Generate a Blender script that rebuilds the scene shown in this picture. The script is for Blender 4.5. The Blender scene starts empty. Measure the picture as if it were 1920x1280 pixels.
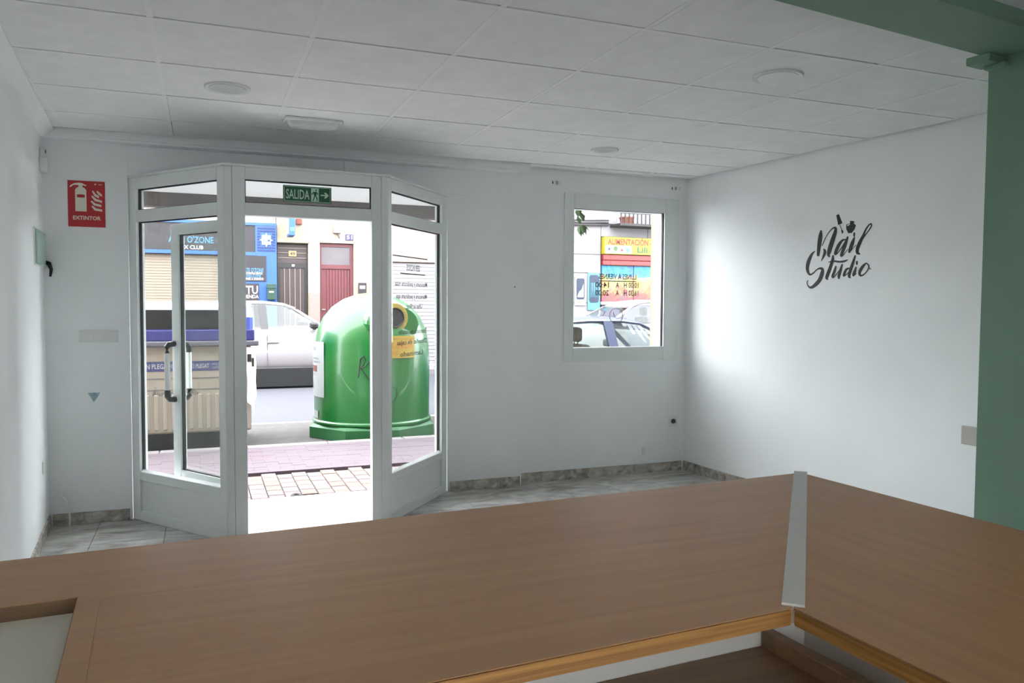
import bpy, bmesh, math, random
from mathutils import Vector, Matrix
random.seed(7)
SC = bpy.context.scene
COL = SC.collection

# ------------------------------------------------------------------ camera, sky, sun, exposure
CAMZ = 1.425
cam = bpy.data.cameras.new('camera')
cam.sensor_width = 36.0
cam.lens = 1474.27 / 1920 * 36.0
cam.clip_start = 0.03
camo = bpy.data.objects.new('camera', cam)
COL.objects.link(camo)
yaw, pit, rol = 0.375434, 0.0467015, 0.0053722
f = Vector((math.sin(yaw)*math.cos(pit), math.cos(yaw)*math.cos(pit), -math.sin(pit)))
r = Vector((math.cos(yaw), -math.sin(yaw), 0)); u = r.cross(f)
r2 = r*math.cos(rol) + u*math.sin(rol); u2 = -r*math.sin(rol) + u*math.cos(rol)
M = Matrix((r2, u2, -f)).transposed().to_4x4()
M.translation = (0, 0, CAMZ)
camo.matrix_world = M
SC.camera = camo

W = bpy.data.worlds.new('overcast_sky'); SC.world = W; W.use_nodes = True
bgn = W.node_tree.nodes['Background']
bgn.inputs[0].default_value = (0.94, 0.955, 1.0, 1)
bgn.inputs[1].default_value = 13.5

sun = bpy.data.lights.new('sun', 'SUN'); sun.energy = 1.2; sun.angle = math.radians(36); sun.color = (0.84, 0.92, 1.0)
suno = bpy.data.objects.new('sun', sun); COL.objects.link(suno)
suno.rotation_euler = Vector((0.56, -0.80, -0.35)).to_track_quat('-Z', 'Y').to_euler()
suno.location = (-10, 10, 8)

vs = SC.view_settings
vs.view_transform = 'Standard'; vs.look = 'None'; vs.gamma = 1.0; vs.exposure = 0.24
vs.use_curve_mapping = False
SC.cycles.use_denoising = True
SC.cycles.max_bounces = 14; SC.cycles.diffuse_bounces = 8; SC.cycles.transparent_max_bounces = 24
SC.cycles.sample_clamp_indirect = 8.0

# ------------------------------------------------------------------ materials
ALB = 1.0
def lin(c):
    def g(v):
        v /= 255.0
        return v/12.92 if v <= 0.04045 else ((v+0.055)/1.055)**2.4
    return (g(c[0])*ALB, g(c[1])*ALB, g(c[2])*ALB, 1)

def nd(nt, t, **kw):
    n = nt.nodes.new(t)
    for k, v in kw.items():
        setattr(n, k, v)
    return n

def mat(name, c, rough=0.5, metal=0.0, var=0.06, scale=6.0, bump=0.0, bscale=60.0, stretch=(1, 1, 1), spec=0.5, c2=None, coat=0.0):
    """plain surface: colour varied by noise (var) or mixed towards c2, with fine relief"""
    m = bpy.data.materials.new(name); m.use_nodes = True
    nt = m.node_tree; b = nt.nodes['Principled BSDF']
    b.inputs['Roughness'].default_value = rough
    b.inputs['Metallic'].default_value = metal
    b.inputs['Specular IOR Level'].default_value = spec
    b.inputs['Coat Weight'].default_value = coat
    tc = nd(nt, 'ShaderNodeTexCoord'); mp = nd(nt, 'ShaderNodeMapping')
    mp.inputs['Scale'].default_value = stretch
    nt.links.new(tc.outputs['Object'], mp.inputs['Vector'])
    no = nd(nt, 'ShaderNodeTexNoise'); no.inputs['Scale'].default_value = scale; no.inputs['Detail'].default_value = 5
    nt.links.new(mp.outputs[0], no.inputs['Vector'])
    cr = nd(nt, 'ShaderNodeValToRGB')
    a = lin(c)
    if c2 is None:
        lo = tuple(x*(1-var) for x in a[:3]) + (1,); hi = tuple(min(1, x*(1+var)) for x in a[:3]) + (1,)
    else:
        lo, hi = a, lin(c2)
    cr.color_ramp.elements[0].color = lo; cr.color_ramp.elements[0].position = 0.32
    cr.color_ramp.elements[1].color = hi; cr.color_ramp.elements[1].position = 0.68
    nt.links.new(no.outputs['Fac'], cr.inputs[0]); nt.links.new(cr.outputs[0], b.inputs['Base Color'])
    if bump:
        n2 = nd(nt, 'ShaderNodeTexNoise'); n2.inputs['Scale'].default_value = bscale; n2.inputs['Detail'].default_value = 3
        nt.links.new(mp.outputs[0], n2.inputs['Vector'])
        bp = nd(nt, 'ShaderNodeBump'); bp.inputs['Strength'].default_value = bump; bp.inputs['Distance'].default_value = 0.01
        nt.links.new(n2.outputs['Fac'], bp.inputs['Height']); nt.links.new(bp.outputs[0], b.inputs['Normal'])
    return m

def wood(name, c1, c2, rough=0.35, axis=(2.2, 26, 26), rot=0.0):
    m = mat(name, c1, rough=rough, c2=c2, scale=1.6, stretch=axis)
    nt = m.node_tree
    mp = [n for n in nt.nodes if n.type == 'MAPPING'][0]; mp.inputs['Rotation'].default_value = (0, 0, rot)
    no = [n for n in nt.nodes if n.type == 'TEX_NOISE'][0]; no.inputs['Detail'].default_value = 8; no.inputs['Distortion'].default_value = 0.6
    return m

def marble(name, base, vein, dark, scale=3.0, rough=0.22):
    m = mat(name, base, rough=rough, c2=vein, scale=scale)
    nt = m.node_tree
    no = [n for n in nt.nodes if n.type == 'TEX_NOISE'][0]; no.inputs['Detail'].default_value = 9; no.inputs['Distortion'].default_value = 1.4
    cr = [n for n in nt.nodes if n.type == 'VALTORGB'][0]
    e = cr.color_ramp.elements.new(0.82); e.color = lin(dark)
    mp = [n for n in nt.nodes if n.type == 'MAPPING'][0]; mp.inputs['Rotation'].default_value = (0.3, 0.2, 0.6); mp.inputs['Scale'].default_value = (1, 1.9, 1.3)
    return m

def glass(name, tint=(1, 1, 1), gloss=1.0):
    m = bpy.data.materials.new(name); m.use_nodes = True
    nt = m.node_tree; nt.nodes.remove(nt.nodes['Principled BSDF'])
    out = nt.nodes['Material Output']
    tr = nd(nt, 'ShaderNodeBsdfTransparent'); tr.inputs[0].default_value = (*tint, 1)
    gl = nd(nt, 'ShaderNodeBsdfGlossy'); gl.inputs['Roughness'].default_value = 0.02
    fr = nd(nt, 'ShaderNodeFresnel'); ge = nd(nt, 'ShaderNodeNewGeometry')     # thin pane: same reflectance on both faces
    io = nd(nt, 'ShaderNodeMapRange'); io.inputs[3].default_value = 1.45; io.inputs[4].default_value = 1/1.45
    nt.links.new(ge.outputs['Backfacing'], io.inputs[0]); nt.links.new(io.outputs[0], fr.inputs[0])
    mu = nd(nt, 'ShaderNodeMath', operation='MULTIPLY'); mu.inputs[1].default_value = gloss
    mx = nd(nt, 'ShaderNodeMixShader')
    nt.links.new(fr.outputs[0], mu.inputs[0]); nt.links.new(mu.outputs[0], mx.inputs[0])
    nt.links.new(tr.outputs[0], mx.inputs[1]); nt.links.new(gl.outputs[0], mx.inputs[2])
    nt.links.new(mx.outputs[0], out.inputs[0])
    return m

def mural(name):
    """flat printed sweets picture of the painted shop shutters"""
    m = bpy.data.materials.new(name); m.use_nodes = True
    nt = m.node_tree; b = nt.nodes['Principled BSDF']; b.inputs['Roughness'].default_value = 0.6
    tc = nd(nt, 'ShaderNodeTexCoord')
    sp = nd(nt, 'ShaderNodeSeparateXYZ'); nt.links.new(tc.outputs['Object'], sp.inputs[0])
    no = nd(nt, 'ShaderNodeTexNoise'); no.inputs['Scale'].default_value = 4.0; nt.links.new(tc.outputs['Object'], no.inputs['Vector'])
    ad = nd(nt, 'ShaderNodeMath', operation='MULTIPLY_ADD'); ad.inputs[1].default_value = 0.5
    nt.links.new(no.outputs['Fac'], ad.inputs[0]); nt.links.new(sp.outputs['Z'], ad.inputs[2])
    mr = nd(nt, 'ShaderNodeMapRange'); mr.inputs[1].default_value = 0.25; mr.inputs[2].default_value = 1.25
    nt.links.new(ad.outputs[0], mr.inputs[0])
    cr = nd(nt, 'ShaderNodeValToRGB'); cr.color_ramp.interpolation = 'LINEAR'
    els = [(0.0, (205, 95, 110)), (0.18, (215, 110, 105)), (0.26, (235, 170, 120)), (0.45, (240, 190, 120)), (0.62, (238, 190, 150)), (0.70, (90, 180, 215)), (0.9, (60, 165, 215))]
    cr.color_ramp.elements[0].position = els[0][0]; cr.color_ramp.elements[0].color = lin(els[0][1])
    cr.color_ramp.elements[1].position = els[-1][0]; cr.color_ramp.elements[1].color = lin(els[-1][1])
    for p, c in els[1:-1]:
        e = cr.color_ramp.elements.new(p); e.color = lin(c)
    nt.links.new(mr.outputs[0], cr.inputs[0])
    v = nd(nt, 'ShaderNodeTexVoronoi'); v.inputs['Scale'].default_value = 7.0; nt.links.new(tc.outputs['Object'], v.inputs['Vector'])
    mx = nd(nt, 'ShaderNodeMix', data_type='RGBA', blend_type='SOFT_LIGHT'); mx.inputs[0].default_value = 0.5
    nt.links.new(cr.outputs[0], mx.inputs[6]); nt.links.new(v.outputs['Color'], mx.inputs[7])
    nt.links.new(mx.outputs[2], b.inputs['Base Color'])
    return m

m_wall = mat('white_plaster', (238, 240, 241), 0.62, var=0.025, scale=2.0, bump=0.06, bscale=120)
m_leftwall = m_wall
m_facade_wall = m_wall
m_tile = mat('ceiling_fibre', (236, 236, 236), 0.9, var=0.03, scale=9, bump=0.25, bscale=160)
m_tbar = mat('white_tbar', (238, 238, 238), 0.9, var=0.02)
m_dark = mat('dark_void', (12, 12, 12), 0.9)
m_pvc = mat('white_lacquered_metal', (224, 228, 227), 0.32, var=0.015)
m_gasket = mat('black_rubber', (26, 26, 28), 0.7)
m_glass = glass('clear_glass', (0.97, 0.985, 0.975), 1.0)
m_green = mat('sage_green_paint', (110, 142, 122), 0.6, var=0.03, scale=2, bump=0.05)
m_floor = marble('grey_marble', (206, 204, 200), (150, 146, 142), (92, 86, 82), 3.2, 0.16)
m_skirt = marble('grey_marble_skirting', (200, 194, 186), (122, 114, 106), (64, 58, 54), 9.0, 0.25)
m_thresh = marble('white_marble', (240, 238, 236), (224, 222, 220), (206, 204, 202), 2.0, 0.35)
m_wood = wood('beech_laminate', (196, 148, 102), (184, 136, 92), 0.36, (1.5, 34, 34), -0.05)
m_wood2 = wood('beech_laminate_cross', (192, 144, 98), (180, 132, 88), 0.36, (34, 1.5, 34), -0.05)
m_edge = wood('oak_edge_band', (182, 130, 64), (128, 84, 36), 0.45, (1.5, 30, 120))
m_edge2 = wood('oak_edge_band_cross', (182, 130, 64), (128, 84, 36), 0.45, (30, 1.5, 120))
m_darkwood = wood('brown_desk_laminate', (146, 116, 86), (122, 94, 68), 0.45)
m_cream = mat('cream_melamine', (226, 222, 206), 0.5, var=0.02)
m_whitepanel = mat('white_melamine', (215, 214, 208), 0.5, var=0.02)
m_alu = mat('brushed_aluminium', (226, 225, 220), 0.5, metal=0.1, var=0.04, stretch=(40, 2, 2))
m_black = mat('black_plastic', (22, 23, 25), 0.4)
m_whiteplastic = mat('white_plastic', (224, 225, 224), 0.4, var=0.02)
m_lens = mat('frosted_plastic', (215, 216, 216), 0.25, var=0.02)
m_greenplate = mat('pale_green_plastic', (150, 178, 165), 0.25, var=0.05)
m_boxgrey = mat('warm_grey_plastic', (176, 172, 164), 0.5, var=0.03)
m_red = mat('red_sign', (176, 24, 30), 0.4, var=0.03)
m_signgreen = mat('green_sign', (14, 84, 50), 0.4, var=0.03)
m_glow = mat('pale_green_print', (186, 214, 196), 0.5, var=0.02)
m_signwhite = mat('cream_print', (222, 216, 200), 0.5, var=0.02)
m_decal = mat('black_vinyl', (10, 11, 12), 0.55)
m_texgrey = mat('dark_grey_vinyl', (40, 44, 48), 0.55)
m_sticker = mat('blue_grey_sticker', (110, 138, 150), 0.3, c2=(160, 185, 190), scale=60)
m_stone_gray = mat('grey_brown_lintel', (98, 92, 90), 0.8, var=0.08, bump=0.1)
# street: base colours scaled darker than real to balance the strong daylight
ALB = 0.28
ALB = 0.18
m_asphalt = mat('blue_grey_asphalt', (128, 130, 142), 0.85, var=0.06, scale=20, bump=0.2, bscale=200)
m_asphalt2 = mat('worn_parking_asphalt', (136, 133, 130), 0.9, var=0.18, scale=8, bump=0.3, bscale=150)
m_brick1 = mat('pink_paver', (214, 188, 182), 0.85, var=0.1, scale=12, bump=0.2)
m_brick2 = mat('salmon_paver', (218, 188, 172), 0.85, var=0.1, scale=12, bump=0.2)
m_brick3 = mat('grey_pink_paver', (208, 188, 190), 0.85, var=0.1, scale=12, bump=0.2)
m_joint = mat('paver_joint', (150, 132, 126), 0.95)
m_paverfar = mat('lilac_pavers', (182, 160, 174), 0.85, var=0.08, scale=3, bump=0.2, stretch=(1, 6, 1))
ALB = 0.28
m_kerb = mat('pale_kerb_stone', (190, 182, 184), 0.8, var=0.06)
ALB = 0.42
m_roadline = mat('white_road_paint', (235, 235, 235), 0.7)
ALB = 0.28
m_cream_wall = mat('cream_render', (236, 218, 188), 0.85, var=0.05, scale=1.2, bump=0.1)
m_pinkwall = mat('pinkish_render', (226, 204, 192), 0.85, var=0.06, scale=1.5)
m_plinth = mat('pink_granite', (190, 172, 164), 0.7, var=0.1, scale=30)
m_lilacstone = mat('lilac_grey_stone', (204, 198, 206), 0.75, var=0.05, scale=3)
m_blue = mat('bright_blue_paint', (58, 128, 226), 0.45, var=0.05)
m_blue2 = mat('dark_blue_paint', (24, 66, 150), 0.5, var=0.05)
m_signblack = mat('black_sign_print', (48, 44, 52), 0.5, var=0.05)
m_shutter = mat('tan_steel_slat', (186, 164, 142), 0.5, var=0.04)
m_shutterwhite = mat('pale_steel_slat', (206, 200, 206), 0.5, var=0.04)
m_brown = mat('brown_painted_steel', (86, 70, 68), 0.5, var=0.06)
m_brownline = mat('pale_steel_bar', (190, 170, 160), 0.5)
m_maroon = mat('maroon_paint', (142, 62, 70), 0.5, var=0.06)
m_frosted = mat('grey_frosted_glass', (150, 142, 148), 0.3, var=0.06)
ALB = 0.40
m_igloo = mat('green_fibreglass', (20, 132, 52), 0.3, var=0.05, scale=3, coat=0.25)
m_igloodk = mat('green_fibreglass_base', (26, 118, 56), 0.5, var=0.1)
m_yellow = mat('yellow_label', (214, 186, 62), 0.5, var=0.04)
m_orange = mat('orange_print', (222, 110, 40), 0.5)
m_paper = mat('white_label', (214, 222, 222), 0.5, var=0.04)
m_paperprint = mat('grey_print', (120, 140, 136), 0.6)
m_binbeige = mat('beige_steel_panel', (200, 188, 172), 0.5, var=0.05, scale=2)
m_binblue = mat('violet_blue_lid', (84, 108, 214), 0.25, var=0.04, coat=1.0)
m_binviolet = mat('violet_lid_lip', (62, 60, 150), 0.4, var=0.05)
m_bingrey = mat('grey_bin_rim', (122, 120, 136), 0.5)
m_bandblue = mat('slate_blue_label', (74, 80, 140), 0.5)
m_white = mat('white_print', (236, 236, 236), 0.5, var=0.01)
m_sky = mat('sky_blue_print', (80, 150, 205), 0.5)
ALB = 0.27
m_carwhite = mat('white_car_paint', (232, 226, 228), 0.25, var=0.01, coat=0.5)
m_carblue = mat('steel_blue_car_paint', (96, 116, 164), 0.25, var=0.02, coat=0.5)
m_carglass = glass('car_glass', (0.80, 0.88, 0.86), 1.6)
m_tyre = mat('tyre_rubber', (24, 24, 25), 0.85)
m_rim = mat('alloy_rim', (150, 152, 156), 0.3, metal=0.7)
m_seat = mat('grey_brown_seat_cloth', (88, 78, 78), 0.9, var=0.1)
m_signyellow = mat('yellow_shop_sign', (240, 222, 40), 0.5, var=0.03)
m_signred = mat('red_shop_paint', (204, 60, 62), 0.5, var=0.05)
m_signtext = mat('red_orange_letter', (206, 44, 22), 0.5)
m_signgreen2 = mat('green_letter', (40, 130, 60), 0.5)
m_mural = mural('sweets_mural')
m_teal = mat('teal_can_print', (24, 110, 140), 0.45, var=0.1, scale=8)
m_navy = mat('navy_can_print', (38, 62, 104), 0.45)
m_cyan = mat('cyan_print', (120, 205, 215), 0.5)
m_iron = mat('dark_iron', (48, 44, 46), 0.6)
m_cable = mat('grey_black_cable', (78, 72, 76), 0.7)
m_terra = mat('terracotta', (190, 110, 86), 0.8, var=0.08)
m_leaf = mat('street_leaf', (74, 120, 60), 0.6, c2=(120, 160, 80), scale=5)
m_bark = mat('bark', (96, 82, 70), 0.9, var=0.2, bump=0.5)
m_mailgreen = mat('dark_green_paint', (24, 86, 70), 0.5, var=0.05)
m_purple = mat('violet_plate', (84, 72, 140), 0.5)
m_plateyellow = mat('yellowed_plate', (222, 200, 130), 0.5, var=0.05)
m_curtain = mat('white_curtain', (226, 226, 236), 0.8, var=0.03)

# ------------------------------------------------------------------ object helpers
ORG = {}
def tag(o, label=None, cat=None, group=None, kind=None):
    if label: o['label'] = label
    if cat: o['category'] = cat
    if group: o['group'] = group
    if kind: o['kind'] = kind
    return o

def empty(name, loc, label, cat, group=None, kind=None):
    o = bpy.data.objects.new(name, None); COL.objects.link(o)
    o.empty_display_size = 0.1
    o.location = loc; ORG[o.name] = Vector(loc)
    return tag(o, label, cat, group, kind)

class MB:
    """collects faces in world coordinates, then links ONE mesh object"""
    def __init__(s): s.v = []; s.f = []
    def add(s, vs_, fs_):
        n = len(s.v); s.v += [Vector(p) for p in vs_]; s.f += [tuple(i+n for i in q) for q in fs_]; return s
    def hexa(s, p):   # 8 points: bottom 4 (ccw), top 4
        return s.add(p, [(3, 2, 1, 0), (4, 5, 6, 7), (0, 1, 5, 4), (1, 2, 6, 5), (2, 3, 7, 6), (3, 0, 4, 7)])
    def box(s, a, b):
        x0, y0, z0 = a; x1, y1, z1 = b
        return s.hexa([(x0, y0, z0), (x1, y0, z0), (x1, y1, z0), (x0, y1, z0), (x0, y0, z1), (x1, y0, z1), (x1, y1, z1), (x0, y1, z1)])
    def rbox(s, a, b, r=0.01, seg=2):
        bm = bmesh.new(); bmesh.ops.create_cube(bm, size=1)
        c = [(a[i]+b[i])/2 for i in range(3)]; d = [abs(b[i]-a[i]) for i in range(3)]
        for v in bm.verts: v.co = Vector([c[i]+v.co[i]*d[i] for i in range(3)])
        bmesh.ops.bevel(bm, geom=list(bm.edges), offset=r, segments=seg, affect='EDGES', profile=0.5)
        bm.verts.index_update(); s.add([v.co.copy() for v in bm.verts], [[v.index for v in q.verts] for q in bm.faces]); bm.free(); return s
    def obox(s, o, ex, ey, ez, a, b, r=0.0):   # box in a local frame
        t = MB(); (t.rbox(a, b, r) if r else t.box(a, b))
        o, ex, ey, ez = map(Vector, (o, ex, ey, ez))
        return s.add([o+ex*v.x+ey*v.y+ez*v.z for v in t.v], t.f)
    def poly(s, pts, o, eu, ev, th=0.002, en=None):   # extruded flat outline
        o, eu, ev = Vector(o), Vector(eu), Vector(ev)
        n = Vector(en) if en is not None else eu.cross(ev).normalized()
        k = len(pts); base = [o+eu*p[0]+ev*p[1] for p in pts]
        return s.add(base+[p+n*th for p in base], [tuple(reversed(range(k))), tuple(range(k, 2*k))]+[(i, (i+1) % k, k+(i+1) % k, k+i) for i in range(k)])
    def bar(s, p0, p1, w, h=None, up=(0, 0, 1)):
        p0, p1 = Vector(p0), Vector(p1); h = h or w
        d = (p1-p0).normalized(); a = d.cross(Vector(up))
        if a.length < 1e-4: a = d.cross(Vector((1, 0, 0)))
        a.normalize(); b = a.cross(d)
        q = [(-1, -1), (1, -1), (1, 1), (-1, 1)]
        return s.hexa([p0+a*i*w/2+b*j*h/2 for i, j in q]+[p1+a*i*w/2+b*j*h/2 for i, j in q])
    def tube(s, pts, rad, n=8, cap=True):
        pts = [Vector(p) for p in pts]; rings = []
        for i, p in enumerate(pts):
            d = (pts[min(i+1, len(pts)-1)]-pts[max(i-1, 0)]).normalized()
            a = d.cross(Vector((0, 0, 1)))
            if a.length < 1e-3: a = d.cross(Vector((1, 0, 0)))
            a.normalize(); b = d.cross(a); rr = rad[i] if isinstance(rad, (list, tuple)) else rad
            rings.append([p+a*math.cos(2*math.pi*k/n)*rr+b*math.sin(2*math.pi*k/n)*rr for k in range(n)])
        return s.loft(rings, cap)
    def loft(s, rings, cap=True):
        n = len(rings[0]); vs_ = [p for q in rings for p in q]; fs_ = []
        for i in range(len(rings)-1):
            for k in range(n):
                fs_.append((i*n+k, i*n+(k+1) % n, (i+1)*n+(k+1) % n, (i+1)*n+k))
        if cap: fs_ += [tuple(reversed(range(n))), tuple(range((len(rings)-1)*n, len(rings)*n))]
        return s.add(vs_, fs_)
    def lathe(s, prof, c, ex=(1, 0, 0), ey=(0, 1, 0), ez=(0, 0, 1), n=32):
        c, ex, ey, ez = map(Vector, (c, ex, ey, ez))
        cap = prof[0][0] < 1e-6
        if not cap: prof = list(prof)+[prof[0]]
        rings = [[c+ex*(q*math.cos(2*math.pi*k/n))+ey*(q*math.sin(2*math.pi*k/n))+ez*z for k in range(n)] for q, z in prof]
        return s.loft(rings, cap)
    def build(s, name, m, parent=None, smooth=False, kind=None, label=None):
        L = ORG.get(parent.name, Vector((0, 0, 0))) if parent else Vector((0, 0, 0))
        me = bpy.data.meshes.new(name)
        me.from_pydata([tuple(v-L) for v in s.v], [], s.f)
        bm = bmesh.new(); bm.from_mesh(me); bmesh.ops.recalc_face_normals(bm, faces=bm.faces); bm.to_mesh(me); bm.free()
        if smooth:
            me.polygons.foreach_set('use_smooth', [True]*len(me.polygons))
            try: me.set_sharp_from_angle(angle=math.radians(38))
            except Exception: pass
        me.materials.append(m)
        o = bpy.data.objects.new(name, me); COL.objects.link(o)
        if parent: o.parent = parent; ORG[o.name] = L
        if kind: o['kind'] = kind
        if label: o['label'] = label
        return o

def text(mb, s, o, eu, ev, h, w=None, th=0.001, bold=0.0, align='L', en=None):
    """flat lettering: height of capitals h, optional width w, reading along eu"""
    cu = bpy.data.curves.new('lettering_curve', 'FONT'); cu.body = s; cu.size = 1.0; cu.offset = bold; cu.resolution_u = 2
    ob = bpy.data.objects.new('lettering_tmp', cu); COL.objects.link(ob)
    dg = bpy.context.evaluated_depsgraph_get(); me = bpy.data.meshes.new_from_object(ob.evaluated_get(dg))
    bpy.data.objects.remove(ob); bpy.data.curves.remove(cu)
    if not me.vertices: return mb
    xs = [v.co.x for v in me.vertices]; x0, x1 = min(xs), max(xs)
    sy = h/0.72; sx = (w/(x1-x0)) if w else sy
    sh = {'L': 0, 'C': -(x1-x0)*sx/2, 'R': -(x1-x0)*sx}[align]
    o, eu, ev = Vector(o), Vector(eu), Vector(ev); n = Vector(en) if en is not None else eu.cross(ev).normalized()
    mb.add([o+eu*((v.co.x-x0)*sx+sh)+ev*(v.co.y*sy)+n*th for v in me.vertices], [tuple(p.vertices) for p in me.polygons])
    bpy.data.meshes.remove(me)
    return mb

def clip(poly, planes):
    for a, b, c in planes:      # keep a*x+b*y<=c
        out = []
        for i in range(len(poly)):
            p, q = poly[i], poly[(i+1) % len(poly)]
            dp, dq = a*p[0]+b*p[1]-c, a*q[0]+b*q[1]-c
            if dp <= 0: out.append(p)
            if (dp < 0 < dq) or (dq < 0 < dp):
                t = dp/(dp-dq); out.append((p[0]+(q[0]-p[0])*t, p[1]+(q[1]-p[1])*t))
        poly = out
        if len(poly) < 3: return []
    return poly
def area(p): return abs(sum(p[i][0]*p[(i+1) % len(p)][1]-p[(i+1) % len(p)][0]*p[i][1] for i in range(len(p))))/2

X3, Y3, Z3 = Vector((1, 0, 0)), Vector((0, 1, 0)), Vector((0, 0, 1))
CH = 2.50                                              # ceiling height
def xl(y): return -0.92+0.065*(5.66-y)                 # left wall face
def xr(y): return 3.88+0.0703*(5.77-y)                 # right wall face
YB, YW = 5.70, 5.77                                    # wall beside the door, wall round the window
BEAM0 = Vector((1.73, 2.03, 0)); BD = Vector((1, 0.128, 0)).normalized(); BN = Vector((-BD.y, BD.x, 0))

# ------------------------------------------------------------------ the shell of the room
def struct(name, mb, m, label, cat='wall', **k):
    return tag(mb.build(name, m, **k), label, cat, kind='structure')

def wallprism(p0, p1, z0, z1, th):      # wall slab from p0 to p1 (room face), thickness th to the left of travel
    p0, p1 = Vector((*p0, 0)), Vector((*p1, 0)); d = (p1-p0).normalized(); n = Vector((-d.y, d.x, 0))*th
    return MB().hexa([p0+Z3*z0, p1+Z3*z0, p1+n+Z3*z0, p0+n+Z3*z0, p0+Z3*z1, p1+Z3*z1, p1+n+Z3*z1, p0+n+Z3*z1])

wl = struct('wall_left', wallprism((xl(5.95), 5.95), (xl(-1.3), -1.3), 0, 2.75, -0.15), m_leftwall, 'white plastered side wall at the left of the shop door', 'wall')
wr = struct('wall_right', wallprism((xr(-1.3), -1.3), (xr(5.95), 5.95), 0, 2.75, -0.15), m_wall, 'white side wall carrying the black nail studio lettering', 'wall')
wb = MB()
wb.box((xl(5.7), YB-0.02, 0), (-0.44, 5.95, 2.75))
wb.box((-0.44, YB, 2.25), (1.72, 5.95, 2.75))
wb.box((1.72, YB, 0), (2.33, 5.95, 2.75))
wb.box((2.33, YW, 0), (2.795, 5.95, 2.75)).box((3.665, YW, 0), (xr(5.77)+0.01, 5.95, 2.75))
wb.box((2.795, YW, 0), (3.665, 5.95, 1.07)).box((2.795, YW, 2.215), (3.665, 5.95, 2.75))
struct('wall_back', wb, m_facade_wall, 'white front wall of the shop round the entrance bay and window', 'wall')
rw_ = MB().box((xl(-1.3), -1.45, 0), (0.1, -1.3, 2.75)).box((1.5, -1.45, 0), (xr(-1.3), -1.3, 2.75)).box((0.1, -1.45, 1.42), (1.5, -1.3, 2.75)).box((0.1, -1.45, 0), (1.5, -1.3, 0.80))  # opening cut for the added window that lights the counter
struct('wall_rear', rw_, m_wall, 'white rear wall behind the counter with an opening for the added window', 'wall')
so = MB().box((-9, 5.95, 0), (-0.60, 6.0, 4.6)).box((4.05, 5.95, 0), (16, 6.0, 4.6)).box((-0.60, 5.95, 2.75), (4.05, 6.0, 4.6)).box((1.9, 5.955, 0), (2.79, 6.0, 2.75)).box((3.67, 5.955, 0), (4.05, 6.0, 2.75))
struct('wall_street', so, m_cream_wall, 'outer street face of the shop building', 'wall')

# floor: slab and marble tiles
fl = struct('floor', MB().box((-1.0, -1.3, -0.12), (4.5, 5.95, -0.006)), m_joint, 'grey veined marble floor tiles running up to the skirting', 'floor')
ORG[fl.name] = Vector((0, 0, 0))
room = [(-1, -0.065, 0.92-0.065*5.66-0.002), (1, 0.0703, 3.88+0.0703*5.77-0.002), (0, 1, YW-0.002)]
TP = 0.40
for i in range(-3, 12):
    for j in range(2, 15):
        x0, y0 = -0.63+i*TP, 0.36+j*TP; g = 0.0015
        q = clip([(x0+g, y0+g), (x0+TP-g, y0+g), (x0+TP-g, y0+TP-g), (x0+g, y0+TP-g)], room)
        if len(q) < 3 or area(q) < 0.002: continue
        parts_ = [q]
        if y0+TP > YB and x0 < 2.33:
            parts_ = [clip(q, [(0, 1, YB-0.002), (1, 0, 2.332)]), clip(q, [(-1, 0, -2.334)])]
        for q in parts_:
          if len(q) < 3: continue
          o = MB().poly([(p[0]-x0, p[1]-y0) for p in q], (x0, y0, -0.006), X3, Y3, 0.006+random.uniform(-0.0004, 0.0004))
          t = o.build('floor_tile', m_floor, fl)

# ceiling: slab coloured near black for the unlit cavity, T bars and fibre tiles
cl = struct('ceiling', MB().box((-1.05, -1.3, 2.60), (4.6, 5.95, 2.72)), m_dark, 'suspended ceiling of white fibre tiles in a metal grid', 'ceiling')
ORG[cl.name] = Vector((0, 0, 0))
PX, PY, GX, GY = 0.5982, 0.6018, -0.170, 2.722          # pitch and origin of the grid
nb = (BN.x, BN.y, BN.dot(BEAM0))
cpl = [(-1, -0.065, 0.92-0.065*5.66-0.03), (1, 0.0703, 3.88+0.0703*5.77-0.019), (0, 1, 5.570), (-nb[0], -nb[1], -nb[2]-0.002)]
cplw = [(-1, -0.065, 0.92-0.065*5.66-0.03), (1, 0.0703, 3.88+0.0703*5.77-0.019), (0, 1, YW-0.012), (-1, 0, -2.345)]
for i in range(-2, 9):
    for j in range(-2, 7):
        x0, y0 = GX+i*PX, GY+j*PY
        lo = 0.0122; hi = 0.0122; lf = 0.0122+random.choice((0, 0, 0.001, 0.0025)); up = 0.0165+random.choice((0, 0.001, 0.003, 0.005))
        sq = [(x0+lf, y0+lo), (x0+PX-hi, y0+lo), (x0+PX-hi, y0+PY-up), (x0+lf, y0+PY-up)]
        for pl in ((cpl, cplw) if y0+PY > 5.55 and x0+PX > 2.345 else (cpl,)):
            q = clip(sq, pl)
            if pl is cplw: q = clip(q, [(0, -1, -5.592)]) if len(q) > 2 else []
            if len(q) < 3 or area(q) < 0.004: continue
            t = MB().poly([(p[0]-x0, p[1]-y0) for p in q], (x0, y0, CH+0.001), X3, Y3, 0.014).build('ceiling_tile', m_tile, cl)
tb = MB()
for i in range(-2, 10):
    x = GX+i*PX
    q = clip([(x-0.012, 0), (x+0.012, 0), (x+0.012, 7), (x-0.012, 7)], cpl if x < 2.345 else [c if c[2] != 5.570 else (0, 1, YW-0.012) for c in cpl])
    if len(q) > 2: tb.poly(q, (0, 0, CH), X3, Y3, 0.004)
tb.build('runner_bar', m_tbar, cl)
tb = MB()
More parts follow.
